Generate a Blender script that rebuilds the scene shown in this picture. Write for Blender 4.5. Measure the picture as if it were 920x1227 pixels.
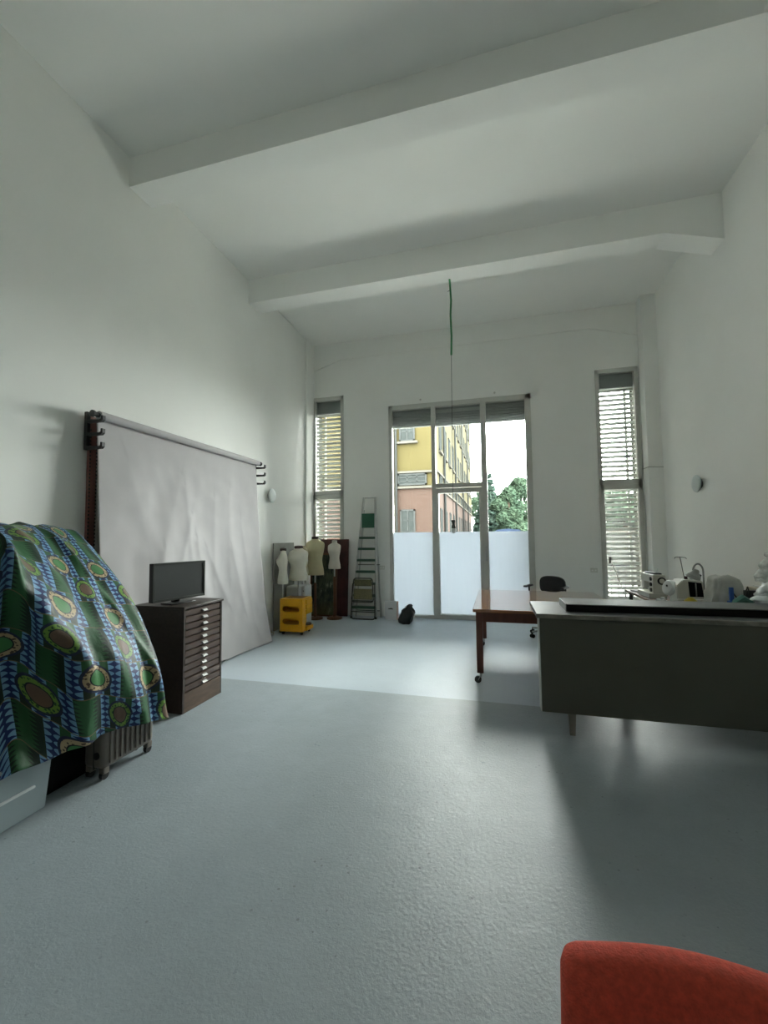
import bpy, bmesh, math, random
from mathutils import Vector, Matrix, noise

for o in list(bpy.data.objects):
    bpy.data.objects.remove(o, do_unlink=True)
S = bpy.context.scene
C = S.collection
PI = math.pi

# ------------------------------------------------------------------ camera
FPX, YAW, PITCH, ROLL, EYE = 501.83, 0.2585, 0.0577, -0.0097, 1.5
cy, sy = math.cos(YAW), math.sin(YAW)
cp, sp = math.cos(PITCH), math.sin(PITCH)
cr, sr = math.cos(ROLL), math.sin(ROLL)
r0, f0, u0 = Vector((cy, sy, 0)), Vector((-sy, cy, 0)), Vector((0, 0, 1))
f1 = f0 * cp + u0 * sp
u1 = u0 * cp - f0 * sp
r2 = r0 * cr + u1 * sr
u2 = u1 * cr - r0 * sr
cd = bpy.data.cameras.new('camera')
cam = bpy.data.objects.new('camera', cd)
C.objects.link(cam)
cam.matrix_world = Matrix(((r2.x, u2.x, -f1.x, 0), (r2.y, u2.y, -f1.y, 0), (r2.z, u2.z, -f1.z, EYE), (0, 0, 0, 1)))
cd.sensor_fit = 'VERTICAL'
cd.sensor_height = 24.0
cd.lens = FPX / 1227 * 24.0
cd.clip_start = 0.02
cd.clip_end = 400
S.camera = cam

# ------------------------------------------------------------------ overcast sky, exposure
SKY = 30.0
w = bpy.data.worlds.new('world')
S.world = w
w.use_nodes = True
bg = w.node_tree.nodes['Background']
bg.inputs[0].default_value = (1.0, 1.0, 0.965, 1)
bg.inputs[1].default_value = SKY
S.view_settings.view_transform = 'Standard'
S.view_settings.look = 'None'
S.view_settings.exposure = 0.8
S.view_settings.gamma = 1.0
S.view_settings.use_curve_mapping = False
S.cycles.max_bounces = 14
S.cycles.diffuse_bounces = 10
S.cycles.transparent_max_bounces = 24
S.cycles.caustics_reflective = True
S.cycles.caustics_refractive = False
S.cycles.sample_clamp_indirect = 8.0
S.cycles.use_denoising = True

def portal(name, x0, x1, z0, z1, y):
    l = bpy.data.lights.new(name, 'AREA')
    l.shape = 'RECTANGLE'
    l.size, l.size_y = x1 - x0, z1 - z0
    l.cycles.is_portal = True
    o = bpy.data.objects.new(name, l)
    o.location = ((x0 + x1) / 2, y, (z0 + z1) / 2)
    o.rotation_euler = (-PI / 2, 0, 0)
    C.objects.link(o)

YB = 7.68          # inner face of the window wall
XL, XR, ZC = -3.497, 2.582, 5.367
YBACK = -2.6
WT = 0.42          # wall thickness
portal('sky_portal', -1.92, 0.654, 0.0, 3.985, YB + WT + 0.02)
portal('sky_portal', -3.49, -2.84, 0.0, 4.28, YB + WT + 0.02)
portal('sky_portal', 1.70, 2.352, 0.0, 4.28, YB + WT + 0.02)

# ------------------------------------------------------------------ material helpers
def lin(c):
    return tuple(((v / 255) / 12.92 if v / 255 <= 0.04045 else ((v / 255 + 0.055) / 1.055) ** 2.4) for v in c)

class X:
    """tiny expression builder over shader math nodes"""
    def __init__(s, nt, v):
        s.nt, s.v = nt, v
    def _op(s, op, *a, clamp=False):
        n = s.nt.nodes.new('ShaderNodeMath')
        n.operation = op
        n.use_clamp = clamp
        for i, q in enumerate((s,) + a):
            q = q.v if isinstance(q, X) else q
            if isinstance(q, (int, float)):
                n.inputs[i].default_value = q
            else:
                s.nt.links.new(q, n.inputs[i])
        return X(s.nt, n.outputs[0])
    def __add__(s, o): return s._op('ADD', o)
    def __sub__(s, o): return s._op('SUBTRACT', o)
    def __mul__(s, o): return s._op('MULTIPLY', o)
    def __truediv__(s, o): return s._op('DIVIDE', o)
    def lt(s, o): return s._op('LESS_THAN', o)
    def gt(s, o): return s._op('GREATER_THAN', o)
    def abs(s): return s._op('ABSOLUTE')
    def floor(s): return s._op('FLOOR')
    def fract(s): return s._op('FRACT')
    def sqrt(s): return s._op('SQRT')
    def mod(s, o): return s._op('FLOORED_MODULO', o)
    def tri(s): return s._op('PINGPONG', 0.5) * 2.0      # period 1, 0..1
    def inv(s): return X(s.nt, 1.0)._op('SUBTRACT', s)
    def band(s, a, b): return s.gt(a) * s.lt(b)

def mixc(nt, fac, a, b):
    n = nt.nodes.new('ShaderNodeMix')
    n.data_type = 'RGBA'
    f = fac.v if isinstance(fac, X) else fac
    if isinstance(f, (int, float)): n.inputs[0].default_value = f
    else: nt.links.new(f, n.inputs[0])
    for i, q in ((6, a), (7, b)):
        if isinstance(q, tuple): n.inputs[i].default_value = (*q[:3], 1)
        else: nt.links.new(q, n.inputs[i])
    return n.outputs[2]

def newmat(name):
    m = bpy.data.materials.new(name)
    m.use_nodes = True
    nt = m.node_tree
    return m, nt, nt.nodes['Principled BSDF']

def noise_node(nt, scale, detail=4, coord='Object', rough=0.55, stretch=None):
    tc = nt.nodes.new('ShaderNodeTexCoord')
    src = tc.outputs[coord]
    if stretch:
        mp = nt.nodes.new('ShaderNodeMapping')
        mp.inputs['Scale'].default_value = stretch
        nt.links.new(src, mp.inputs[0])
        src = mp.outputs[0]
    n = nt.nodes.new('ShaderNodeTexNoise')
    n.inputs['Scale'].default_value = scale
    n.inputs['Detail'].default_value = detail
    n.inputs['Roughness'].default_value = rough
    nt.links.new(src, n.inputs['Vector'])
    return n

def ramp(nt, src, lo, hi, a=0.0, b=1.0):
    n = nt.nodes.new('ShaderNodeMapRange')
    n.inputs[1].default_value, n.inputs[2].default_value = lo, hi
    n.inputs[3].default_value, n.inputs[4].default_value = a, b
    nt.links.new(src, n.inputs[0])
    return X(nt, n.outputs[0])

def mat(name, col, rough=0.6, metal=0.0, var=0.12, scale=6.0, bump=0.0, bscale=60.0, spec=0.5, stretch=None, coat=0.0):
    m, nt, p = newmat(name)
    n = noise_node(nt, scale, stretch=stretch)
    f = ramp(nt, n.outputs[0], 0.3, 0.7)
    a = tuple(max(0, v * (1 - var)) for v in col)
    b = tuple(min(1, v * (1 + var)) for v in col)
    nt.links.new(mixc(nt, f, a, b), p.inputs['Base Color'])
    p.inputs['Roughness'].default_value = rough
    p.inputs['Metallic'].default_value = metal
    p.inputs['Specular IOR Level'].default_value = spec
    p.inputs['Coat Weight'].default_value = coat
    if bump:
        bn = noise_node(nt, bscale, 3)
        b_ = nt.nodes.new('ShaderNodeBump')
        b_.inputs['Strength'].default_value = bump
        b_.inputs['Distance'].default_value = 0.01
        nt.links.new(bn.outputs[0], b_.inputs['Height'])
        nt.links.new(b_.outputs[0], p.inputs['Normal'])
    return m

M = {}
M['wall'] = mat('white_wall_paint', (0.875, 0.88, 0.85), 0.85, var=0.02, scale=1.2, bump=0.08, bscale=35, spec=0.25)
M['rearwall'] = mat('grey_rear_wall_paint', (0.50, 0.50, 0.48), 0.85, var=0.03, scale=1.0, spec=0.2)
M['ceiling'] = mat('white_ceiling_paint', (0.885, 0.89, 0.865), 0.9, var=0.015, scale=0.9, spec=0.2)
M['alu'] = mat('grey_painted_aluminium', (0.56, 0.56, 0.52), 0.45, var=0.04, scale=3)
M['shutter'] = mat('grey_shutter', (0.33, 0.335, 0.33), 0.55, var=0.05, scale=4)
M['shutter_light'] = mat('pale_shutter', (0.46, 0.46, 0.44), 0.55, var=0.04)
M['slat'] = mat('white_slat', (0.55, 0.55, 0.53), 0.5, var=0.04)
M['black'] = mat('black_plastic', (0.012, 0.012, 0.013), 0.45, var=0.2)
M['rubber'] = mat('black_rubber', (0.015, 0.015, 0.015), 0.75)
M['chrome'] = mat('polished_metal', (0.42, 0.42, 0.41), 0.5, metal=0.7, var=0.04)
M['steel'] = mat('brushed_steel', (0.5, 0.5, 0.49), 0.36, metal=1.0, var=0.12, scale=9, stretch=(1, 12, 12))
M['pull'] = mat('dull_metal_pull', (0.34, 0.34, 0.33), 0.55, metal=0.3, spec=0.3)
M['darksteel'] = mat('dark_steel', (0.05, 0.055, 0.05), 0.45, metal=0.6)
M['darkwood'] = mat('dark_stained_wood', (0.030, 0.019, 0.014), 0.42, var=0.4, scale=5, stretch=(8, 1, 8), bump=0.05)
M['drawerwood'] = mat('dark_drawer_wood', (0.062, 0.036, 0.026), 0.38, var=0.35, scale=6, stretch=(8, 1, 8), bump=0.05)
M['plinthwood'] = mat('worn_plinth_wood', (0.085, 0.050, 0.030), 0.5, var=0.4, scale=4, stretch=(8, 1.5, 8))
M['redrail'] = mat('red_brown_rail', (0.26, 0.115, 0.095), 0.5, var=0.15)
M['disc'] = mat('pale_frosted_disc', (0.56, 0.62, 0.60), 0.35, var=0.03)
M['yellow'] = mat('yellow_plastic', (0.72, 0.36, 0.006), 0.32, var=0.05)
M['whiteplastic'] = mat('white_plastic', (0.66, 0.69, 0.69), 0.4, var=0.04)
M['covercloth'] = mat('white_dust_cover', (0.50, 0.51, 0.48), 0.7, var=0.12, scale=9, bump=0.5, bscale=14)
M['machine'] = mat('cream_enamel', (0.62, 0.62, 0.56), 0.35, var=0.04)
M['bustwhite'] = mat('off_white_linen', (0.76, 0.74, 0.64), 0.9, var=0.06, bump=0.2, bscale=160)
M['bustcream'] = mat('cream_linen', (0.62, 0.565, 0.37), 0.9, var=0.08, bump=0.2, bscale=160)
M['bustgrey'] = mat('greige_linen', (0.60, 0.555, 0.49), 0.9, var=0.06, bump=0.2, bscale=160)
M['polewood'] = mat('varnished_pole_wood', (0.17, 0.075, 0.035), 0.4, var=0.25, stretch=(6, 6, 1))
M['maroon'] = mat('maroon_board', (0.060, 0.014, 0.014), 0.5, var=0.5, scale=4)
M['greyboard'] = mat('grey_board', (0.30, 0.31, 0.28), 0.7, var=0.1)
M['frame_wood'] = mat('brown_picture_frame', (0.14, 0.06, 0.025), 0.45, var=0.3)
M['ladder'] = mat('ladder_aluminium', (0.52, 0.53, 0.52), 0.45, metal=0.25, var=0.1)
M['laddergreen'] = mat('green_ladder_plastic', (0.012, 0.065, 0.035), 0.5)
M['platform'] = mat('bright_green_platform', (0.010, 0.115, 0.055), 0.45, var=0.1)
M['wicker'] = mat('olive_woven_panel', (0.16, 0.15, 0.075), 0.8, var=0.35, scale=40)
M['card'] = mat('white_card_box', (0.68, 0.69, 0.70), 0.6, var=0.03)
M['cardside'] = mat('pale_red_card', (0.62, 0.42, 0.37), 0.6)
M['print'] = mat('black_print', (0.06, 0.06, 0.06), 0.6)
M['bag'] = mat('black_bag_film', (0.008, 0.008, 0.009), 0.33, bump=0.6, bscale=18)
M['grey'] = mat('grey_fabric', (0.13, 0.13, 0.13), 0.8)
M['tabletop'] = mat('varnished_tabletop', (0.33, 0.135, 0.060), 0.055, var=0.16, scale=3, stretch=(1.5, 7, 7), spec=0.6, coat=1.0)
M['tablewood'] = mat('red_brown_table_wood', (0.115, 0.034, 0.018), 0.4, var=0.25, scale=4, stretch=(6, 6, 1))
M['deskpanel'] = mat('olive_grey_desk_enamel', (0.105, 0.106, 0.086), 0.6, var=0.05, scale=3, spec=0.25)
M['deskside'] = mat('window_lit_desk_enamel', (0.52, 0.53, 0.51), 0.5, var=0.05, scale=4)
M['deskedge'] = mat('worn_desk_edge', (0.19, 0.18, 0.155), 0.45, var=0.25, scale=14)
M['desktop'] = mat('grey_desktop_linoleum', (0.115, 0.122, 0.122), 0.55, var=0.08, scale=5, spec=0.15)
M['slabtop'] = mat('grey_slab_laminate', (0.115, 0.122, 0.122), 0.5, var=0.12, scale=7, spec=0.2)
M['blackedge'] = mat('black_edge', (0.006, 0.006, 0.006), 0.7, spec=0.15)
M['brownboard'] = mat('brown_worktop', (0.14, 0.075, 0.045), 0.5, var=0.25, stretch=(5, 1, 5))
M['lampgrey'] = mat('grey_lamp_enamel', (0.26, 0.27, 0.255), 0.4)
M['blue'] = mat('blue_plastic', (0.02, 0.09, 0.36), 0.4)
M['green_cable'] = mat('green_cable', (0.03, 0.22, 0.075), 0.5)
M['teal'] = mat('teal_scrap', (0.06, 0.17, 0.14), 0.6)
M['yellowcloth'] = mat('yellow_duster', (0.55, 0.42, 0.06), 0.8)
M['beige'] = mat('beige_cardboard', (0.42, 0.39, 0.29), 0.7)
M['orange'] = mat('rust_orange_fabric', (0.62, 0.075, 0.042), 0.85, var=0.18, scale=90, bump=0.25, bscale=240)
M['suitcase'] = mat('taupe_shell', (0.155, 0.135, 0.115), 0.35, var=0.06)
M['paper'] = mat('grey_backdrop_paper', (0.455, 0.440, 0.445), 0.8, var=0.02, spec=0.2)
M['screen'] = mat('matt_screen', (0.045, 0.050, 0.050), 0.38, var=0.05)
M['outlet'] = mat('outlet_plastic', (0.68, 0.68, 0.63), 0.4)
M['pipegrey'] = mat('grey_conduit', (0.42, 0.42, 0.39), 0.6)
# outdoors
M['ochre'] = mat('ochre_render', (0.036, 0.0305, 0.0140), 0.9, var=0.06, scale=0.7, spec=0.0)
M['hazeochre'] = mat('hazed_ochre_render', (0.041, 0.038, 0.0255), 0.9, var=0.04, scale=0.7, spec=0.0)  # paler copy of the ochre, haze on the side wall put into the colour
M['hazebrick'] = mat('hazed_pink_brick', (0.037, 0.029, 0.026), 0.9, var=0.06, scale=2, spec=0.0)  # side brick paled, the haze is painted into it
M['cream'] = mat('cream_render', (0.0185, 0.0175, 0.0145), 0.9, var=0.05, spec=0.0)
M['stonetrim'] = mat('stone_trim', (0.045, 0.043, 0.037), 0.9, spec=0.0)
M['winframe'] = mat('hazed_window_frame', (0.026, 0.028, 0.0275), 0.6, spec=0.0)  # frame tone lightened to carry the outdoor haze
M['winglass'] = mat('hazed_window_glass', (0.0175, 0.020, 0.0195), 0.6, spec=0.0)  # pane tone lightened for haze as well
M['asphalt'] = mat('pale_concrete_paving', (0.30, 0.30, 0.285), 0.9, spec=0.0)
M['palewall'] = mat('pale_garden_wall', (0.055, 0.055, 0.053), 0.9, spec=0.0)
M['rail'] = mat('iron_railing', (0.02, 0.02, 0.022), 0.6, spec=0.0)
M['barktrunk'] = mat('bark', (0.03, 0.024, 0.018), 0.9, spec=0.0)
M['bluetarp'] = mat('blue_tarpaulin', (0.014, 0.020, 0.034), 0.6, spec=0.0)

def slat_mat():
    m, nt, p = newmat('white_translucent_slat')
    n = noise_node(nt, 3.0, 3)
    f = ramp(nt, n.outputs[0], 0.3, 0.7)
    nt.links.new(mixc(nt, f, (0.60, 0.60, 0.57), (0.66, 0.66, 0.63)), p.inputs['Base Color'])
    p.inputs['Roughness'].default_value = 0.5
    p.inputs['Specular IOR Level'].default_value = 0.1
    t = nt.nodes.new('ShaderNodeBsdfTranslucent'); t.inputs[0].default_value = (0.022, 0.022, 0.020, 1)
    a = nt.nodes.new('ShaderNodeAddShader')
    nt.links.new(p.outputs[0], a.inputs[0]); nt.links.new(t.outputs[0], a.inputs[1])
    nt.links.new(a.outputs[0], nt.nodes['Material Output'].inputs[0])
    return m
M['slat'] = slat_mat()

def glass_mat():
    m, nt, p = newmat('clear_glass')
    nt.nodes.remove(p)
    out = nt.nodes['Material Output']
    t = nt.nodes.new('ShaderNodeBsdfTransparent'); t.inputs[0].default_value = (0.92, 0.95, 0.94, 1)
    g = nt.nodes.new('ShaderNodeBsdfGlossy'); g.inputs['Roughness'].default_value = 0.02
    fr = nt.nodes.new('ShaderNodeFresnel'); fr.inputs[0].default_value = 1.35
    mx = nt.nodes.new('ShaderNodeMixShader')
    nt.links.new(fr.outputs[0], mx.inputs[0]); nt.links.new(t.outputs[0], mx.inputs[1]); nt.links.new(g.outputs[0], mx.inputs[2])
    nt.links.new(mx.outputs[0], out.inputs[0])
    return m
M['glass'] = glass_mat()

def frost_mat():
    m, nt, p = newmat('frosted_film_glass')
    nt.nodes.remove(p)
    out = nt.nodes['Material Output']
    n = noise_node(nt, 2.2, 4, stretch=(9, 1, 0.6))
    f = ramp(nt, n.outputs[0], 0.3, 0.75)
    col = mixc(nt, f, (0.155, 0.168, 0.182), (0.173, 0.187, 0.200))
    t = nt.nodes.new('ShaderNodeBsdfTranslucent')
    nt.links.new(col, t.inputs[0])
    g = nt.nodes.new('ShaderNodeBsdfGlossy'); g.inputs['Roughness'].default_value = 0.35; g.inputs[0].default_value = (0.5, 0.5, 0.5, 1)
    d = nt.nodes.new('ShaderNodeBsdfDiffuse'); d.inputs[0].default_value = (0.45, 0.48, 0.48, 1)
    a = nt.nodes.new('ShaderNodeAddShader')
    mx = nt.nodes.new('ShaderNodeMixShader'); mx.inputs[0].default_value = 0.04
    nt.links.new(t.outputs[0], a.inputs[0]); nt.links.new(d.outputs[0], a.inputs[1])
    nt.links.new(a.outputs[0], mx.inputs[1]); nt.links.new(g.outputs[0], mx.inputs[2])
    nt.links.new(mx.outputs[0], out.inputs[0])
    return m
M['frost'] = frost_mat()

def floor_mat():
    m, nt, p = newmat('painted_concrete_floor')
    tc = nt.nodes.new('ShaderNodeTexCoord')
    sep = nt.nodes.new('ShaderNodeSeparateXYZ')
    nt.links.new(tc.outputs['Object'], sep.inputs[0])
    y = X(nt, sep.outputs[1])
    wob = noise_node(nt, 1.5, 2)
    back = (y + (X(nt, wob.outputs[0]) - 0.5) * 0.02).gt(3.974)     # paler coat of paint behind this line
    big = ramp(nt, noise_node(nt, 0.9, 5).outputs[0], 0.32, 0.70)
    mott = ramp(nt, noise_node(nt, 5.0, 8, rough=0.72).outputs[0], 0.34, 0.68)
    fine = ramp(nt, noise_node(nt, 60, 4).outputs[0], 0.30, 0.72)
    vo = nt.nodes.new('ShaderNodeTexVoronoi'); vo.inputs['Scale'].default_value = 17
    nt.links.new(tc.outputs['Object'], vo.inputs['Vector'])
    chip = X(nt, vo.outputs['Distance']).lt(0.10) * ramp(nt, noise_node(nt, 2.0, 2).outputs[0], 0.46, 0.58)     # small chips in the paint
    front = mixc(nt, big, (0.305, 0.357, 0.392), (0.375, 0.428, 0.462))
    front = mixc(nt, mott * 0.30, front, (0.23, 0.262, 0.28))
    front = mixc(nt, fine * 0.30, front, (0.24, 0.275, 0.29))
    front = mixc(nt, chip * 0.55, front, (0.12, 0.13, 0.13))
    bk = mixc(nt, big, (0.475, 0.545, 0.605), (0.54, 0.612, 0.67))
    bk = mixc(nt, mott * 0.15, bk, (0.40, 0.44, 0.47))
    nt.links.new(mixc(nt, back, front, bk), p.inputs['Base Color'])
    rr = noise_node(nt, 6.0, 8, rough=0.78)
    rough = ramp(nt, rr.outputs[0], 0.2, 0.8, 0.22, 0.44)
    nt.links.new(rough.v, p.inputs['Roughness'])
    p.inputs['Specular IOR Level'].default_value = 0.5
    b1 = noise_node(nt, 55, 5, rough=0.72)
    b2 = noise_node(nt, 9, 4)
    h = X(nt, b1.outputs[0]) * 0.75 + X(nt, b2.outputs[0]) * 0.7
    b_ = nt.nodes.new('ShaderNodeBump')
    b_.inputs['Strength'].default_value = 0.42
    b_.inputs['Distance'].default_value = 0.008
    nt.links.new(h.v, b_.inputs['Height'])
    nt.links.new(b_.outputs[0], p.inputs['Normal'])
    return m
M['floor'] = floor_mat()

def brick_mat():
    m, nt, p = newmat('far_brickwork')
    tc = nt.nodes.new('ShaderNodeTexCoord')
    sep = nt.nodes.new('ShaderNodeSeparateXYZ'); nt.links.new(tc.outputs['Object'], sep.inputs[0])
    cmb = nt.nodes.new('ShaderNodeCombineXYZ')
    nt.links.new((X(nt, sep.outputs[0]) + X(nt, sep.outputs[1])).v, cmb.inputs[0]); nt.links.new(sep.outputs[2], cmb.inputs[1])
    b = nt.nodes.new('ShaderNodeTexBrick')
    b.inputs['Scale'].default_value = 1.0
    b.inputs['Brick Width'].default_value = 0.26
    b.inputs['Row Height'].default_value = 0.075
    b.inputs['Mortar Size'].default_value = 0.008
    b.inputs['Color1'].default_value = (0.033, 0.021, 0.017, 1)
    b.inputs['Color2'].default_value = (0.029, 0.018, 0.014, 1)
    b.inputs['Mortar'].default_value = (0.036, 0.031, 0.027, 1)
    nt.links.new(cmb.outputs[0], b.inputs[0])
    nt.links.new(b.outputs[0], p.inputs['Base Color'])
    p.inputs['Specular IOR Level'].default_value = 0.0
    p.inputs['Roughness'].default_value = 0.9
    return m
M['brick'] = brick_mat()

def leaf_mat(name, c1, c2):
    m, nt, p = newmat(name)
    n = noise_node(nt, 1.1, 3)
    f = ramp(nt, n.outputs[0], 0.35, 0.65)
    nt.links.new(mixc(nt, f, c1, c2), p.inputs['Base Color'])
    p.inputs['Roughness'].default_value = 0.7
    p.inputs['Specular IOR Level'].default_value = 0.0
    return m
M['leaf_broad'] = leaf_mat('broadleaf_foliage', (0.020, 0.033, 0.023), (0.031, 0.046, 0.030))  # pale mist is put into the leaf greens
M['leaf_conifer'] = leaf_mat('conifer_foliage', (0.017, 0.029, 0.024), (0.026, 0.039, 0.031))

def cloth_mat():
    m, nt, p = newmat('printed_wax_cotton')
    uvn = nt.nodes.new('ShaderNodeUVMap'); uvn.uv_map = 'UVMap'
    sep = nt.nodes.new('ShaderNodeSeparateXYZ'); nt.links.new(uvn.outputs[0], sep.inputs[0])
    u, v = X(nt, sep.outputs[0]), X(nt, sep.outputs[1])
    RH, PW = 0.225, 0.44
    vr = v / RH
    row = vr.floor(); fv = vr.fract()
    odd = row.mod(2.0)
    fu = (u / PW + row.mod(4.0) * 0.36).fract()
    SW = 0.078
    def zig(xc, hw, freq):          # spiky zigzag down a strip
        t_ = (vr * freq).tri()
        return ((fu - xc).abs() / hw).lt(t_ * t_ * 1.15 + 0.10)
    blue = lin((112, 156, 192)); navy = lin((14, 38, 92)); dgreen = lin((17, 42, 27)); green = lin((38, 86, 49))
    brown = lin((84, 66, 52)); cream = lin((176, 156, 120)); lime = lin((108, 146, 60)); dk = lin((18, 22, 30)); olive = lin((34, 48, 32))
    gz = ((fu - 0.85) / 0.15 * 0.5 + (vr * 9.0).tri() * 0.26).abs()
    col = mixc(nt, gz.gt(0.30), green, dgreen)                                       # green panel with teeth
    col = mixc(nt, fu.band(0.15, 0.55), col, mixc(nt, fv.gt(0.5), olive, green))     # oval panel ground
    pie = (fu - 0.35).abs().lt(0.085)
    pc = mixc(nt, ((fu - 0.35).abs() / 0.085).lt((vr * 9.0).tri() * 0.8 + 0.05), blue, navy)
    col = mixc(nt, pie, col, pc)
    s1 = (fu - SW).abs().lt(SW); s2 = (fu - 0.62).abs().lt(SW)
    col = mixc(nt, s1, col, mixc(nt, zig(SW, SW, 6.0), blue, navy))
    col = mixc(nt, s2, col, mixc(nt, zig(0.62, SW, 6.0), blue, navy))
    col = mixc(nt, fv.lt(0.025), col, lin((110, 96, 70)))
    # ovals
    ex, ey = (fu - 0.35) / 0.225, (fv - 0.5) / 0.42
    d = (ex * ex + ey * ey).sqrt()
    vo = nt.nodes.new('ShaderNodeTexVoronoi'); vo.inputs['Scale'].default_value = 62
    nt.links.new(uvn.outputs[0], vo.inputs['Vector'])
    dots = X(nt, vo.outputs['Distance']).lt(0.40)
    ring = mixc(nt, odd, mixc(nt, dots, cream, brown), mixc(nt, dots, lime, lin((40, 74, 40))))
    cen = mixc(nt, odd, lin((66, 122, 70)), lin((104, 82, 66)))
    ov = mixc(nt, d.lt(0.86), lin((30, 40, 66)), ring)
    ov = mixc(nt, d.lt(0.60), ov, dk)
    ov = mixc(nt, d.lt(0.54), ov, cen)
    col = mixc(nt, d.lt(1.0), col, ov)
    wv = noise_node(nt, 7, 4)
    col = mixc(nt, ramp(nt, wv.outputs[0], 0.3, 0.7, 0.0, 0.22), col, (0.02, 0.03, 0.03))
    nt.links.new(col, p.inputs['Base Color'])
    p.inputs['Roughness'].default_value = 0.52
    p.inputs['Specular IOR Level'].default_value = 0.3
    b1 = noise_node(nt, 9, 4)
    b_ = nt.nodes.new('ShaderNodeBump'); b_.inputs['Strength'].default_value = 0.35; b_.inputs['Distance'].default_value = 0.03
    nt.links.new(b1.outputs[0], b_.inputs['Height']); nt.links.new(b_.outputs[0], p.inputs['Normal'])
    return m
M['cloth'] = cloth_mat()

def painting_mat():
    m, nt, p = newmat('abstract_brushwork')
    n1 = noise_node(nt, 5, 6, rough=0.7, stretch=(2.2, 1, 0.7))
    n2 = noise_node(nt, 9, 5, rough=0.65, stretch=(1.6, 1, 0.5))
    tc = nt.nodes.new('ShaderNodeTexCoord'); sep = nt.nodes.new('ShaderNodeSeparateXYZ'); nt.links.new(tc.outputs['Object'], sep.inputs[0])
    col = mixc(nt, ramp(nt, n1.outputs[0], 0.42, 0.56), (0.012, 0.020, 0.018), (0.075, 0.095, 0.055))
    col = mixc(nt, ramp(nt, n2.outputs[0], 0.56, 0.66), col, (0.30, 0.32, 0.24))
    col = mixc(nt, ramp(nt, sep.outputs[2], 0.30, 0.05, 0.0, 0.6), col, (0.16, 0.14, 0.05))
    nt.links.new(col, p.inputs['Base Color']); p.inputs['Roughness'].default_value = 0.5
    return m
M['painting'] = painting_mat()

def film_mat():
    m, nt, p = newmat('clear_packing_film')
    nt.nodes.remove(p)
    out = nt.nodes['Material Output']
    t = nt.nodes.new('ShaderNodeBsdfTransparent'); t.inputs[0].default_value = (0.95, 0.96, 0.95, 1)
    pr = nt.nodes.new('ShaderNodeBsdfPrincipled')
    pr.inputs['Base Color'].default_value = (0.72, 0.74, 0.72, 1); pr.inputs['Roughness'].default_value = 0.25
    n = noise_node(nt, 14, 4)
    b_ = nt.nodes.new('ShaderNodeBump'); b_.inputs['Strength'].default_value = 0.8; b_.inputs['Distance'].default_value = 0.03
    nt.links.new(n.outputs[0], b_.inputs['Height']); nt.links.new(b_.outputs[0], pr.inputs['Normal'])
    mx = nt.nodes.new('ShaderNodeMixShader')
    f = ramp(nt, n.outputs[0], 0.35, 0.65, 0.5, 0.92)
    nt.links.new(f.v, mx.inputs[0]); nt.links.new(t.outputs[0], mx.inputs[1]); nt.links.new(pr.outputs[0], mx.inputs[2])
    nt.links.new(mx.outputs[0], out.inputs[0])
    return m
M['film'] = film_mat()

def bin_mat():
    m, nt, p = newmat('milky_storage_plastic')
    p.inputs['Base Color'].default_value = (0.42, 0.50, 0.53, 1)
    p.inputs['Roughness'].default_value = 0.3
    out = nt.nodes['Material Output']
    t = nt.nodes.new('ShaderNodeBsdfTransparent'); t.inputs[0].default_value = (0.75, 0.82, 0.85, 1)
    mx = nt.nodes.new('ShaderNodeMixShader'); mx.inputs[0].default_value = 0.80
    nt.links.new(t.outputs[0], mx.inputs[1]); nt.links.new(p.outputs[0], mx.inputs[2]); nt.links.new(mx.outputs[0], out.inputs[0])
    return m
M['bin'] = bin_mat()

def bulb_mat():
    m, nt, p = newmat('bulb_glass')
    p.inputs['Base Color'].default_value = (0.75, 0.77, 0.75, 1); p.inputs['Roughness'].default_value = 0.15
    return m
M['bulb'] = bulb_mat()

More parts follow.
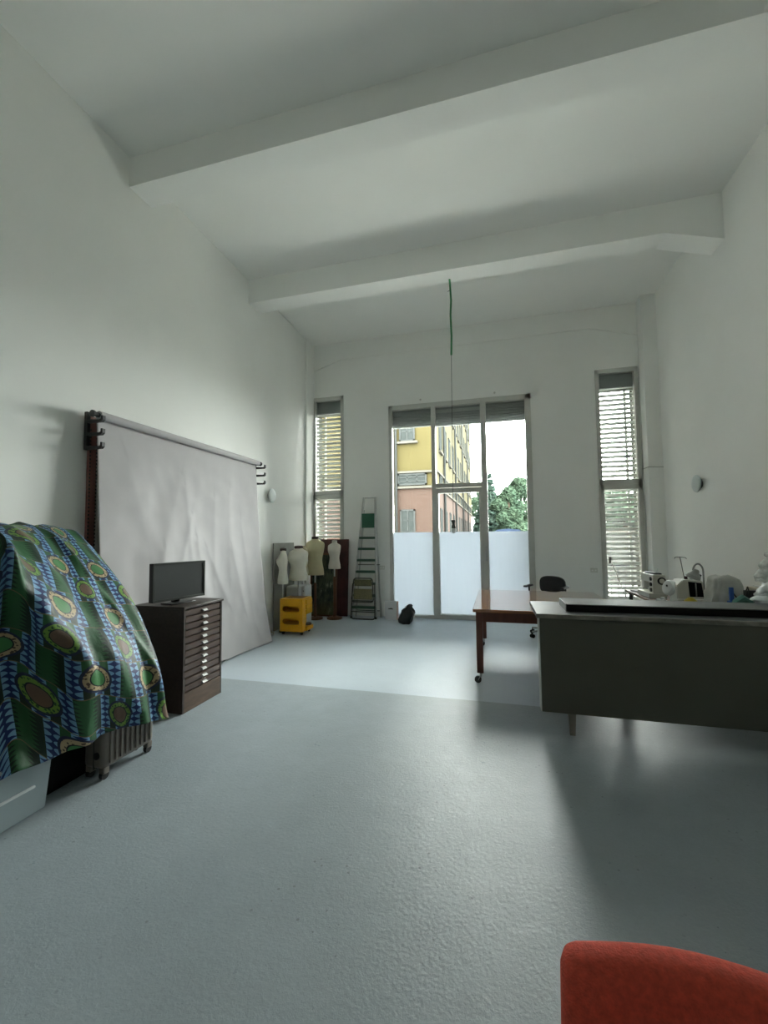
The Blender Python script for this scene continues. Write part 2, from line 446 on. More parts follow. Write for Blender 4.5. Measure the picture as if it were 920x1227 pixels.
# ------------------------------------------------------------------ mesh helpers
class MB:
    def __init__(s):
        s.bm = bmesh.new()
    def box(s, x0, y0, z0, x1, y1, z1, bev=0.0, seg=2):
        b = bmesh.new() if bev else s.bm
        vs = [b.verts.new(p) for p in ((x0, y0, z0), (x1, y0, z0), (x1, y1, z0), (x0, y1, z0), (x0, y0, z1), (x1, y0, z1), (x1, y1, z1), (x0, y1, z1))]
        for f in ((0, 3, 2, 1), (4, 5, 6, 7), (0, 1, 5, 4), (1, 2, 6, 5), (2, 3, 7, 6), (3, 0, 4, 7)):
            b.faces.new([vs[i] for i in f])
        if bev:
            bmesh.ops.bevel(b, geom=b.edges[:], offset=bev, segments=seg, profile=0.5, affect='EDGES')
            b.normal_update()
            for f in b.faces:                      # the six flat sides keep their own normal
                f.smooth = max(abs(f.normal.x), abs(f.normal.y), abs(f.normal.z)) < 0.9999
            s.merge(b)
        return s
    def merge(s, b, mtx=None):
        if mtx is not None: bmesh.ops.transform(b, matrix=mtx, verts=b.verts[:])
        me = bpy.data.meshes.new('tmp'); b.to_mesh(me); b.free()
        s.bm.from_mesh(me); bpy.data.meshes.remove(me)
    def bar(s, a, b, wx, wz, up=(0, 0, 1), bev=0.0):
        a, b = Vector(a), Vector(b); d = b - a; L = d.length; z = d.normalized()
        u = Vector(up)
        if abs(u.dot(z)) > 0.98: u = Vector((0, 1, 0))
        x = u.cross(z).normalized(); y = z.cross(x)
        t = MB(); t.box(-wx / 2, -wz / 2, 0, wx / 2, wz / 2, L, bev)
        m = Matrix(((x.x, y.x, z.x, a.x), (x.y, y.y, z.y, a.y), (x.z, y.z, z.z, a.z), (0, 0, 0, 1)))
        s.merge(t.bm, m)
        return s
    def cyl(s, a, b, r, r2=None, n=16, caps=True):
        return s.tube([a, b], [r, r if r2 is None else r2], n, caps)
    def tube(s, pts, r, n=10, caps=True):
        pts = [Vector(p) for p in pts]
        rs = r if isinstance(r, (list, tuple)) else [r] * len(pts)
        rings = []; prev = None
        for i, p in enumerate(pts):
            d = (pts[min(i + 1, len(pts) - 1)] - pts[max(i - 1, 0)])
            d.normalize()
            if prev is None:
                a = Vector((0, 0, 1)) if abs(d.z) < 0.9 else Vector((1, 0, 0))
                x = a.cross(d).normalized()
            else:
                x = (prev - d * prev.dot(d)).normalized()
            prev = x; yv = d.cross(x)
            rings.append([s.bm.verts.new(p + (x * math.cos(2 * PI * k / n) + yv * math.sin(2 * PI * k / n)) * rs[i]) for k in range(n)])
        for a, b in zip(rings, rings[1:]):
            for k in range(n):
                s.bm.faces.new((a[k], a[(k + 1) % n], b[(k + 1) % n], b[k])).smooth = True
        if caps:
            s.bm.faces.new(rings[0][::-1]); s.bm.faces.new(rings[-1])
        return s
    def rings(s, rr, close0=True, close1=True):
        R = [[s.bm.verts.new(p) for p in r] for r in rr]
        n = len(R[0])
        for a, b in zip(R, R[1:]):
            for k in range(n):
                s.bm.faces.new((a[k], a[(k + 1) % n], b[(k + 1) % n], b[k])).smooth = True
        if close0: s.bm.faces.new(R[0][::-1])
        if close1: s.bm.faces.new(R[-1])
        return s
    def lathe(s, prof, c=(0, 0, 0), n=24, sx=1.0, sy=1.0):
        c = Vector(c)
        return s.rings([[c + Vector((math.cos(2 * PI * k / n) * r * sx, math.sin(2 * PI * k / n) * r * sy, z)) for k in range(n)] for r, z in prof])
    def prism(s, poly, axis, a0, a1):
        """extrude 2D polygon along axis: 'x' poly=(y,z), 'y' poly=(x,z), 'z' poly=(x,y)"""
        def P(p, a):
            return (a, p[0], p[1]) if axis == 'x' else ((p[0], a, p[1]) if axis == 'y' else (p[0], p[1], a))
        A = [s.bm.verts.new(P(p, a0)) for p in poly]; B = [s.bm.verts.new(P(p, a1)) for p in poly]
        n = len(poly)
        for k in range(n): s.bm.faces.new((A[k], A[(k + 1) % n], B[(k + 1) % n], B[k])).smooth = True
        s.bm.faces.new(A[::-1]); s.bm.faces.new(B)
        return s
    def build(s, name, m, parent=None, loc=(0, 0, 0), smooth=35, all_smooth=False):
        bmesh.ops.recalc_face_normals(s.bm, faces=s.bm.faces[:])
        me = bpy.data.meshes.new(name); s.bm.to_mesh(me); s.bm.free()
        me.materials.append(M[m] if isinstance(m, str) else m)
        if smooth:
            if all_smooth: me.polygons.foreach_set('use_smooth', [True] * len(me.polygons))
            flags = [p.use_smooth for p in me.polygons]
            me.set_sharp_from_angle(angle=math.radians(smooth))
            me.polygons.foreach_set('use_smooth', flags)
        else:
            me.polygons.foreach_set('use_smooth', [False] * len(me.polygons))
        o = bpy.data.objects.new(name, me); C.objects.link(o)
        o.location = loc
        if parent: o.parent = parent
        return o

def tag(o, label, cat, group=None):
    o['label'] = label; o['category'] = cat
    if group: o['group'] = group
    return o
def thing(name, label, cat, loc=(0, 0, 0), rz=0.0, group=None):
    o = bpy.data.objects.new(name, None); C.objects.link(o)
    o.empty_display_size = 0.1
    o.location = loc; o.rotation_euler = (0, 0, rz)
    return tag(o, label, cat, group)
def struct(o):
    o['kind'] = 'structure'; return o
def sempty(name, loc=(0, 0, 0)):
    o = bpy.data.objects.new(name, None); C.objects.link(o); o.location = loc; o.empty_display_size = 0.1
    return struct(o)
def bx(*a, bev=0.0):
    return MB().box(*a, bev=bev)
def dup(o, name=None, parent=None, loc=None):
    c = o.copy(); C.objects.link(c)
    if parent: c.parent = parent
    if loc is not None: c.location = loc
    return c

# ================================================================== STRUCTURE
struct(bx(XL - 0.3, YBACK - 0.3, -0.2, XR + 0.3, YB + WT, 0.0).build('floor', 'floor', smooth=0))
ceil = struct(bx(XL - 0.3, YBACK - 0.3, ZC, XR + 0.3, YB + WT, ZC + 0.3).build('ceiling', 'ceiling', smooth=0))
struct(bx(XL - 0.3, YBACK - 0.3, 0, XL, YB + WT, ZC).build('wall_left', 'wall', smooth=0))
wr = struct(bx(XR, YBACK - 0.3, 0, XR + 0.3, YB + WT, ZC).build('wall_right', 'wall', smooth=0))
struct(bx(XL, YBACK - 0.3, 0, XR, YBACK, ZC).build('wall_front', 'rearwall', smooth=0))
# window wall with three openings
b = MB()
LW0, LW1, CW0, CW1, RW0, RW1 = -3.490, -2.838, -1.920, 0.654, 1.700, 2.352
for x0, x1, z0, z1 in ((XL, LW0, 0, 4.285), (LW1, CW0, 0, 4.285), (CW0, CW1, 3.985, 4.285), (CW1, RW0, 0, 4.285), (RW1, XR, 0, 4.285), (XL, XR, 4.285, ZC)):
    b.box(x0, YB, z0, x1, YB + WT, z1)
wb = struct(b.build('wall_back', 'wall', smooth=0))
# shallow haunched beam on the window wall
MB().prism([(XL, ZC), (XL, 4.83), (-2.90, 5.012), (1.64, 5.022), (2.36, 4.81), (XR, 4.78), (XR, ZC)], 'y', YB - 0.018, YB + 0.01).build('beam', 'wall', wb, smooth=0)
# corner columns
bx(XL, 7.32, 0, -3.462, YB, ZC, bev=0.006).build('column', 'wall', wb, smooth=0)
bx(2.372, 7.44, 0, XR, YB, ZC, bev=0.006).build('column', 'wall', wb, smooth=0)
MB().tube([(2.358, 7.66, 2.555), (2.368, 7.438, 2.555), (2.375, 7.432, 2.555), (XR - 0.002, 7.432, 2.545)], 0.006, 6).build('conduit', 'pipegrey', wb)
MB().box(CW1 + 0.0, YB - 0.004, 2.585, RW0, YB + 0.004, 2.592).build('seam', 'wall', wb, smooth=0)
# ceiling beams
MB().prism([(XL - 0.05, ZC + 0.05), (XL - 0.05, 5.009), (2.0, 5.0), (XR + 0.05, 4.80), (XR + 0.05, ZC + 0.05)], 'y', 5.38, 5.675).build('beam', 'ceiling', ceil, smooth=0)
bx(XL - 0.05, 3.258, 5.058, XR + 0.05, 3.54, ZC + 0.05).build('beam', 'ceiling', ceil, smooth=0)
bx(XL - 0.05, 1.13, 5.058, XR + 0.05, 1.41, ZC + 0.05).build('beam', 'ceiling', ceil, smooth=0)

# ------------------------------------------------------------------ windows
GY = YB + 0.045            # glass plane
def frame_box(b, x0, z0, x1, z1, y0=YB - 0.022, y1=YB + 0.075):
    b.box(x0, y0, z0, x1, y1, z1, bev=0.005)

# --- central glazed door
wn = sempty('door_1', ((CW0 + CW1) / 2, YB, 0))
def cb(*a, **k):
    return a
def ploc(o, par):
    """keep world coordinates for a mesh built in world space"""
    o.parent = par
    o.location = (-par.location.x, -par.location.y, -par.location.z)
    return o
b = MB()
frame_box(b, CW0, 0, -1.853, 3.985); frame_box(b, 0.557, 0, CW1, 3.985)
frame_box(b, CW0, 3.895, CW1, 3.985); frame_box(b, CW0, 0, CW1, 0.055)
ploc(b.build('frame', 'alu'), wn)
for x0, x1 in ((-1.106, -1.030), (-0.215, -0.113)):
    b = MB(); frame_box(b, x0, 0.03, x1, 3.93, YB - 0.028, YB + 0.08); ploc(b.build('mullion', 'alu'), wn)
b = MB(); frame_box(b, -1.05, 2.375, -0.2, 2.455); ploc(b.build('transom', 'alu'), wn)
b = MB()                     # door leaf in the middle bay
frame_box(b, -1.038, 0.012, -0.985, 2.365, YB - 0.04, YB + 0.05); frame_box(b, -0.262, 0.012, -0.207, 2.365, YB - 0.04, YB + 0.05)
frame_box(b, -1.038, 2.275, -0.207, 2.365, YB - 0.041, YB + 0.05); frame_box(b, -1.038, 0.012, -0.207, 0.085, YB - 0.041, YB + 0.05)
leaf = ploc(b.build('door_leaf', 'alu'), wn)
hd = MB().bar((-0.160, YB - 0.05, 1.30), (-0.160, YB - 0.05, 1.05), 0.022, 0.03, bev=0.006).build('handle', 'steel'); ploc(hd, wn)
for x0, x1, zt, tag_ in ((-1.853, -1.106, 3.895, 0), (-0.985, -0.262, 2.275, 1), (-0.113, 0.557, 3.895, 0)):
    lo = 0.085 if tag_ else 0.055
    ploc(bx(x0 - 0.01, GY - 0.004, lo - 0.01, x1 + 0.01, GY + 0.004, 1.566).build('frosted_pane', 'frost', smooth=0), wn)
    ploc(bx(x0 - 0.01, GY - 0.004, 1.567, x1 + 0.01, GY + 0.004, zt + 0.01).build('pane', 'glass', smooth=0), wn)
ploc(bx(-1.04, GY - 0.004, 2.44, -0.205, GY + 0.004, 3.90).build('pane', 'glass', smooth=0), wn)
for x0, x1, z1 in ((-1.853, -1.106, 3.565), (-1.03, -0.215, 3.545), (-0.113, 0.557, 3.55)):
    b = MB()
    z = z1
    while z < 3.99:
        b.prism([(YB + 0.10, z), (YB + 0.088, z + 0.008), (YB + 0.088, z + 0.037), (YB + 0.10, z + 0.045), (YB + 0.112, z + 0.045), (YB + 0.112, z)], 'x', x0 - 0.02, x1 + 0.02)
        z += 0.046
    ploc(b.build('roller_shutter', 'shutter', smooth=0), wn)
ploc(bx(-1.03, YB + 0.078, 3.80, -0.215, YB + 0.087, 3.86).build('shutter_strip', 'shutter_light', smooth=0), wn)
# shutter guide rails in the outer reveal, cream render outside
for x in (CW0 + 0.02, -1.068, -0.164, CW1 - 0.02):
    ploc(bx(x - 0.022, YB + 0.09, 0, x + 0.022, YB + 0.14, 3.98).build('shutter_guide', 'alu', smooth=0), wn)
for px_, pz_ in ((-1.30, 4.06), (0.05, 4.06)):
    ploc(MB().cyl((px_, YB - 0.012, pz_), (px_, YB + 0.01, pz_), 0.018, n=10).build('hook', 'alu'), wn)

ext = struct(MB().build('wall_facade', 'cream'))
def _facade():
    b = MB()
    y0, y1 = YB + WT, YB + WT + 0.03
    for x0, x1, z0, z1 in ((-9, LW0, -0.2, 4.285), (LW1, CW0, -0.2, 4.285), (CW0, CW1, 3.985, 4.285), (CW1, RW0, -0.2, 4.285), (RW1, 9, -0.2, 4.285), (-9, 9, 4.285, 7)):
        b.box(x0, y0, z0, x1, y1, z1)
    return b
bpy.data.objects.remove(ext)
for _x0, _x1, _zt in ((LW0, LW1, 4.285), (CW0, CW1, 3.985), (RW0, RW1, 4.285)):
    b = MB()
    b.box(_x0, YB + 0.08, 0, _x0 + 0.012, YB + WT + 0.03, _zt); b.box(_x1 - 0.012, YB + 0.08, 0, _x1, YB + WT + 0.03, _zt)
    b.box(_x0, YB + 0.08, _zt - 0.012, _x1, YB + WT + 0.03, _zt); b.box(_x0, YB + 0.08, 0.0, _x1, YB + WT + 0.03, 0.012)
    b.build('reveal', 'cream', wb, smooth=0)
struct(_facade().build('wall_facade', 'cream', smooth=0))

# --- two narrow side windows with open slat shutters
def side_window(name, x0, x1, mirror):
    wroot = sempty(name, ((x0 + x1) / 2, YB, 0))
    f = 0.060
    b = MB()
    frame_box(b, x0, 0, x0 + f, 4.285); frame_box(b, x1 - f, 0, x1, 4.285)
    frame_box(b, x0, 4.21, x1, 4.285); frame_box(b, x0, 0, x1, 0.06); frame_box(b, x0, 2.30, x1, 2.40)
    ploc(b.build('frame', 'alu'), wroot)
    b = MB()
    for a0, c0, a1, c1 in ((x0 + 0.02, 0.03, x0 + 0.075, 2.315), (x1 - 0.075, 0.03, x1 - 0.02, 2.315), (x0 + 0.02, 2.235, x1 - 0.02, 2.318), (x0 + 0.02, 0.03, x1 - 0.02, 0.11)):
        frame_box(b, a0, c0, a1, c1, YB - 0.04, YB + 0.05)
    sash = ploc(b.build('sash', 'alu'), wroot)
    ploc(bx(x0 + f - 0.01, GY - 0.004, 2.39, x1 - f + 0.01, GY + 0.004, 4.22).build('pane', 'glass', smooth=0), wroot)
    ploc(bx(x0 + 0.07, GY - 0.004, 0.10, x1 - 0.07, GY + 0.004, 2.24).build('pane', 'glass', smooth=0), wroot)
    ploc(bx(x0 + 0.02, YB + 0.09, 3.975, x1 - 0.02, YB + 0.20, 4.285, bev=0.01).build('shutter_box', 'shutter', smooth=0), wroot)
    for gx in (x0 + 0.03, x1 - 0.03, x0 + 0.20 if not mirror else x1 - 0.17):
        ploc(bx(gx - 0.018, YB + 0.135, 0, gx + 0.018, YB + 0.165, 3.98).build('shutter_guide', 'slat', smooth=0), wroot)
    first = None
    pitch = 0.0815
    n = int(3.93 / pitch)
    for i in range(n):
        z = 3.945 - i * pitch
        if first is None:
            q = MB()
            q.prism([(-0.010, 0.024), (-0.004, 0.028), (0.006, 0.012), (0.008, -0.026), (0.002, -0.028), (-0.002, 0.010)], 'x', x0 + 0.03, x1 - 0.03)
            first = q.build('slat', 'slat', smooth=0)
            first.parent = wroot
            first.location = (-wroot.location.x, 0.125, z)
        else:
            dup(first, loc=(-wroot.location.x, 0.125, z))
    return wroot
side_window('window_1', LW0, LW1, False)
w2 = side_window('window_2', RW0, RW1, True)
h2 = bx(1.795, YB - 0.085, 1.02, 1.83, YB - 0.03, 1.13, bev=0.006).build('handle', 'grey'); ploc(h2, w2)
cr_ = MB().tube([(1.815, YB - 0.07, 1.07), (1.86, YB - 0.10, 0.95), (2.0, YB - 0.16, 0.48)], 0.009, 8).build('crank_rod', 'alu'); ploc(cr_, w2)

# ================================================================== OUTDOORS
struct(bx(-70, YB + WT + 0.03, -0.35, 70, 130, -0.2).build('ground', 'asphalt', smooth=0))

def far_building():
    t = thing('apartment_building', 'long ochre apartment block with brick ground floor seen through the glazed door', 'building', (-2.4, 18, -0.2))
    H = 18.0
    # local coordinates: x<=0 west along the front, y>=0 along the side
    L, D = 26.0, 28.0
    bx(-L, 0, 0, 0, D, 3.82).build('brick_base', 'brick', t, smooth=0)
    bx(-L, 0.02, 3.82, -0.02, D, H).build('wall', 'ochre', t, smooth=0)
    bx(-0.021, 0.03, 3.85, 0.0, D - 0.01, H - 0.01).build('side_wall', 'hazeochre', t, smooth=0)
    bx(-0.01, 0.02, 0.01, 0.012, D - 0.01, 3.80).build('side_base', 'hazebrick', t, smooth=0)
    for z0, z1 in ((3.78, 3.88), (4.46, 4.55)):
        b = MB(); b.box(-L, -0.09, z0, 0.09, 0.03, z1); b.box(-0.03, 0.03, z0, 0.09, D, z1)
        b.build('cornice', 'stonetrim', t, smooth=0)
    bx(-L - 0.3, -0.5, H, 0.5, D + 0.3, H + 0.3).build('roof', 'stonetrim', t, smooth=0)
    def win(x0, z0, x1, z1, nv, nh, side=False, sill=True):
        """window on the front (side=False) or on the side wall (x is then distance along the wall)"""
        def bb(b, a0, d0, c0, a1, d1, c1):
            if side: b.box(-d1, a0, c0, -d0, a1, c1)
            else: b.box(a0, d0, c0, a1, d1, c1)
        f = MB()
        for a0, c0, a1, c1 in ((x0, z0, x0 + 0.07, z1), (x1 - 0.07, z0, x1, z1), (x0, z0, x1, z0 + 0.07), (x0, z1 - 0.07, x1, z1)):
            bb(f, a0, -0.05, c0, a1, 0.05, c1)
        for i in range(1, nv):
            xx = x0 + (x1 - x0) * i / nv; bb(f, xx - 0.03, -0.045, z0, xx + 0.03, 0.05, z1)
        for i in range(1, nh):
            zz = z0 + (z1 - z0) * i / nh; bb(f, x0, -0.045, zz - 0.02, x1, 0.05, zz + 0.02)
        o = f.build('window', 'winframe', t, smooth=0)
        g = MB(); bb(g, x0 + 0.02, -0.03, z0 + 0.02, x1 - 0.02, 0.04, z1 - 0.02); g.build('pane', 'winglass', o, smooth=0)
        if sill:
            s = MB(); bb(s, x0 - 0.12, -0.12, z0 - 0.1, x1 + 0.12, 0.03, z0); s.build('sill', 'stonetrim', o, smooth=0)
    # front
    for k in range(7):
        xo = -k * 2.45
        win(-1.62 + xo, 0.9, -0.95 + xo, 2.86, 2, 4)
        win(-1.72 + xo, 3.92, -0.42 + xo, 4.44, 3, 3, sill=False)
        for zf in (5.88, 9.1, 12.3):
            win(-1.62 + xo, zf, -0.92 + xo, zf + 1.3, 2, 3)
    # side
    for k in range(13):
        yo = 1.0 + k * 2.05
        win(yo, 0.9, yo + 0.75, 2.95, 1, 1, True, False)
        win(yo - 0.1, 3.92, yo + 0.9, 4.44, 2, 1, True, False)
        for zf in (5.6, 8.4, 11.2, 14.0):
            win(yo, zf, yo + 0.8, zf + 1.5, 1, 1, True)
    for yy in (2.4, 8.6, 14.7, 20.8):
        MB().cyl((0.09, yy, 0), (0.09, yy, H), 0.06, n=8).build('downpipe', 'winframe', t)
    MB().cyl((-1.78, -0.11, 0), (-1.78, -0.11, H), 0.07, n=8).build('downpipe', 'winframe', t)
far_building()

def tree(name, label, loc, h, r, kind, seed, n=2600):
    n *= 3
    rnd = random.Random(seed)
    t = thing(name, label, 'tree', loc, group='trees beyond the street')
    MB().tube([(0, 0, 0), (0.05, 0, h * 0.5), (0, 0.05, h * 0.95)], [0.22, 0.14, 0.03], 8).build('trunk', 'barktrunk', t)
    me = bpy.data.meshes.new('crown')
    vs, fs = [], []
    blobs = []
    if kind == 'broad':
        for k in range(26):
            a = rnd.uniform(0, 2 * PI); zz = rnd.uniform(0.22, 0.93)
            rr = r * math.sqrt(max(0.05, 1 - ((zz - 0.5) / 0.52) ** 2)) * rnd.uniform(0.3, 0.85)
            blobs.append((Vector((math.cos(a) * rr, math.sin(a) * rr, zz * h)), r * rnd.uniform(0.28, 0.45)))
    for i in range(n):
        if kind == 'broad':
            c, br = rnd.choice(blobs)
            d = Vector((rnd.gauss(0, 1), rnd.gauss(0, 1), rnd.gauss(0, 0.8))).normalized() * br * rnd.uniform(0.75, 1.08)
            p = c + d
        else:
            zz = 1 - math.sqrt(rnd.random()) * 0.9
            tier = math.floor(zz * 13) / 13 + rnd.uniform(0, 0.03)
            rr = r * (1.05 - tier) * math.sqrt(rnd.uniform(0.02, 1.0)) + 0.05
            a = rnd.uniform(0, 2 * PI)
            p = Vector((math.cos(a) * rr, math.sin(a) * rr, h * (tier + 0.05) - rr * 0.18 + rnd.uniform(-0.12, 0.22)))
        s = rnd.uniform(0.08, 0.17)
        x = Vector((rnd.gauss(0, 1), rnd.gauss(0, 1), rnd.gauss(0, 0.6))).normalized()
        y = x.orthogonal().normalized()
        k = len(vs)
        vs += [p - x * s, p + y * s * 0.6, p + x * s, p - y * s * 0.6]
        fs.append((k, k + 1, k + 2, k + 3))
    me.from_pydata(vs, [], fs)
    me.materials.append(M['leaf_broad' if kind == 'broad' else 'leaf_conifer'])
    o = bpy.data.objects.new('crown', me); C.objects.link(o); o.parent = t
    o['kind'] = 'stuff'
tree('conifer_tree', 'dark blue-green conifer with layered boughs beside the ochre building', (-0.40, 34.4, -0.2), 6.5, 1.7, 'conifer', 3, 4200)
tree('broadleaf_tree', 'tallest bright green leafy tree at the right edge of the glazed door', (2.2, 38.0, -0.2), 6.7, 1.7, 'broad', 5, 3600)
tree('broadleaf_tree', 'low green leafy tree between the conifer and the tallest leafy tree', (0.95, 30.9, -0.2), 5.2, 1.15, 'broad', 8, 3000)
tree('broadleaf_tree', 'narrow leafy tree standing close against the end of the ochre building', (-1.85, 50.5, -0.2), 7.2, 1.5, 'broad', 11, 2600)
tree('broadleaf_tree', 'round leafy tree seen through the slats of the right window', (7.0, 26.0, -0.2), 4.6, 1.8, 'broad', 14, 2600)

def outside_right():
    t = thing('garden_wall', 'pale low wall outside the right slatted window', 'wall', (5.0, 15.5, -0.2))
    bx(-2.2, 0, 0, 5.0, 0.25, 1.75).build('wall', 'palewall', t, smooth=0)
    bx(-2.3, -0.08, 1.75, 5.1, 0.33, 1.85).build('coping', 'stonetrim', t, smooth=0)
    t = thing('iron_railing', 'dark iron railing in front of the pale wall outside the right window', 'railing', (3.2, 11.0, -0.2))
    for z in (0.15, 0.95):
        bx(-1.2, -0.02, z, 2.2, 0.02, z + 0.04).build('rail', 'rail', t, smooth=0)
    first = None
    for i in range(23):
        x = -1.18 + i * 0.15
        if first is None: first = bx(-0.011, -0.011, 0, 0.011, 0.011, 1.0).build('baluster', 'rail', t, loc=(x, 0, 0), smooth=0)
        else: dup(first, loc=(x, 0, 0))
    t = thing('blue_canopy', 'flat blue tarpaulin canopy in front of the trees', 'canopy', (0.55, 20, -0.2))
    b = MB(); b.prism([(-0.55, 1.86), (0.55, 1.86), (0.50, 1.93), (0, 1.98), (-0.50, 1.93)], 'y', -0.8, 0.8); b.build('canopy_top', 'bluetarp', t, smooth=0)
    for x in (-0.5, 0.5):
        for y in (-0.75, 0.75):
            MB().cyl((x, y, 0), (x, y, 1.87), 0.02, n=8).build('pole', 'winframe', t)
outside_right()

# ================================================================== LEFT SIDE
# --- backdrop support rails and roll
def backdrop():
    t = thing('backdrop_support', 'red-brown wall rails with black triple hooks holding the backdrop roll', 'backdrop support', (XL, 2.93, 0))
    for y, z0 in ((0.0, 0.4), (2.575, 0.4)):
        rail = MB().box(0.002, y - 0.038, z0, 0.03, y + 0.038, 2.60, bev=0.004).build('rail', 'redrail', t)
        c = MB()
        for i in range(62):
            z = z0 + 0.05 + i * 0.033
            for dy in (-0.031, 0.031):
                c.box(0.031, y + dy - 0.005, z, 0.037, y + dy + 0.005, z + 0.016)
        c.build('chain', 'darksteel', rail, smooth=0)['kind'] = 'stuff'
        br = MB().box(0.03, y - (0.095 if y < 1 else 0.03), 2.28, 0.065, y - (0.062 if y < 1 else -0.03), 2.62, bev=0.004).build('bracket', 'black', t)
        for z in (2.545, 2.43, 2.31):
            h = MB()
            h.prism([(0.05, z - 0.028), (0.215, z - 0.028), (0.235, z - 0.01), (0.235, z + 0.026), (0.215, z + 0.028), (0.213, z + 0.0), (0.195, z - 0.006), (0.05, z + 0.004)], 'y', y - 0.014, y + 0.014)
            h.build('hook', 'black', t, loc=(0, -0.08 if y < 1 else 0.0, 0), smooth=0)
    t2 = thing('backdrop_roll', 'pale grey photo backdrop paper hanging from its roll to the floor', 'backdrop', (-3.335, 2.88, 0))
    MB().cyl((0, -0.02, 2.585), (0, 2.54, 2.585), 0.037, n=24).build('roll', 'paper', t2)
    for y, s in ((-0.02, -1), (2.54, 1)):
        e = MB(); e.cyl((0, y, 2.585), (0, y + s * 0.05, 2.585), 0.022, n=14); e.cyl((0, y + s * 0.05, 2.585), (0, y + s * 0.065, 2.585), 0.030, n=14)
        e.build('end_cap', 'black', t2)
    # hanging sheet
    NY, NZ = 150, 130
    L = 2.49
    vs, fs = [], []
    rnd = random.Random(4)
    creases = []           # (y0,z0,y1,z1,width,height): soft creases across the sheet
    for (a, bb, c, d, wd, ht) in ((0.62, 1.15, 0.98, 2.15, 0.10, 0.016), (0.66, 0.75, 0.70, 1.35, 0.07, 0.022), (0.95, 1.20, 1.12, 1.72, 0.05, 0.014),
                                  (1.12, 1.18, 1.05, 2.05, 0.06, 0.014), (1.35, 0.75, 1.22, 1.45, 0.07, 0.022), (1.50, 0.95, 1.55, 1.95, 0.06, 0.012),
                                  (1.72, 0.70, 1.40, 1.35, 0.06, 0.018), (1.78, 1.0, 1.86, 2.1, 0.07, 0.012), (2.05, 0.55, 1.85, 1.35, 0.06, 0.014),
                                  (2.25, 0.3, 2.1, 1.7, 0.07, 0.012), (0.80, 0.9, 1.12, 0.62, 0.05, 0.014), (1.05, 0.95, 1.35, 0.60, 0.05, 0.013), (0.75, 0.7, 0.30, 2.2, 0.20, 0.034)):
        creases.append((a, bb, c, d, wd, ht))
    for i in range(NY + 1):
        y = -0.015 + (L + 0.045) * i / NY
        for j in range(NZ + 1):
            z = 2.585 * (1 - j / NZ)
            k = 1 - z / 2.585
            x = -0.034 + 0.115 * k ** 0.8 + 0.02 * k * k
            x += 0.05 * max(0, 1 - z / 0.7) ** 2                                        # sheet kicks out at the floor
            x += 0.065 * max(0, (y - 1.75) / 0.75) ** 2 * k ** 2                         # right side curls forward
            e = min(1, k * 4)
            for (a, bb, c, d, wd, ht) in creases:
                dy, dz = c - a, d - bb; L2 = dy * dy + dz * dz
                tt = ((y - a) * dy + (z - bb) * dz) / L2
                tc = min(1, max(0, tt))
                q = math.hypot(y - a - dy * tc, z - bb - dz * tc)
                side = (y - a) * dz - (z - bb) * dy
                s = 1.5 if side > 0 else 0.8                                            # one steep flank
                x += e * ht * 0.6 * math.exp(-(q / (wd * s)) ** 1.6)
            x += e * 0.018 * noise.noise(Vector((y * 2.3, z * 1.1, 3.0))) + e * 0.006 * noise.noise(Vector((y * 6, z * 4.5, 8.0))) + 0.012 * k * math.sin(y * 7.0 + z) * e
            zz = z
            if j == NZ: zz = 0.004 + 0.028 * max(0, noise.noise(Vector((y * 3.1, 5, 1)))) + (0.012 if y < 2.0 else 0.0)
            elif j == NZ - 1: zz = max(z, 0.03)
            yy = y + 0.10 * (k ** 2) * (y / L) * 0.9
            vs.append((x, yy, zz))
    for i in range(NY):
        for j in range(NZ):
            a = i * (NZ + 1) + j
            fs.append((a, a + NZ + 1, a + NZ + 2, a + 1))
    me = bpy.data.meshes.new('paper_sheet'); me.from_pydata(vs, [], fs)
    me.polygons.foreach_set('use_smooth', [True] * len(me.polygons)); me.materials.append(M['paper'])
    o = bpy.data.objects.new('paper_sheet', me); C.objects.link(o); o.parent = t2
    sol = o.modifiers.new('thickness', 'SOLIDIFY'); sol.thickness = 0.0015
backdrop()

# --- wall discs
def disc(x, y, z, s, label):
    t = thing('wall_lamp', label, 'wall lamp', (x, y, z), group='round wall lamps')
    b = MB(); b.lathe([(0.060, 0), (0.062, 0.03), (0.05, 0.035)], n=28)
    bb = b.build('mount', 'grey', t); bb.rotation_euler = (0, s * PI / 2, 0)
    b = MB(); b.lathe([(0.105, 0.035), (0.112, 0.042), (0.112, 0.056), (0.10, 0.066), (0.05, 0.072), (0.001, 0.073)], n=36)
    d = b.build('disc', 'disc', t); d.rotation_euler = (0, s * PI / 2, 0)
disc(XL, 6.02, 2.165, 1, 'pale round disc lamp on the left wall beside the backdrop')
disc(XR, 6.25, 2.14, -1, 'pale round disc lamp on the right wall above the sewing table')

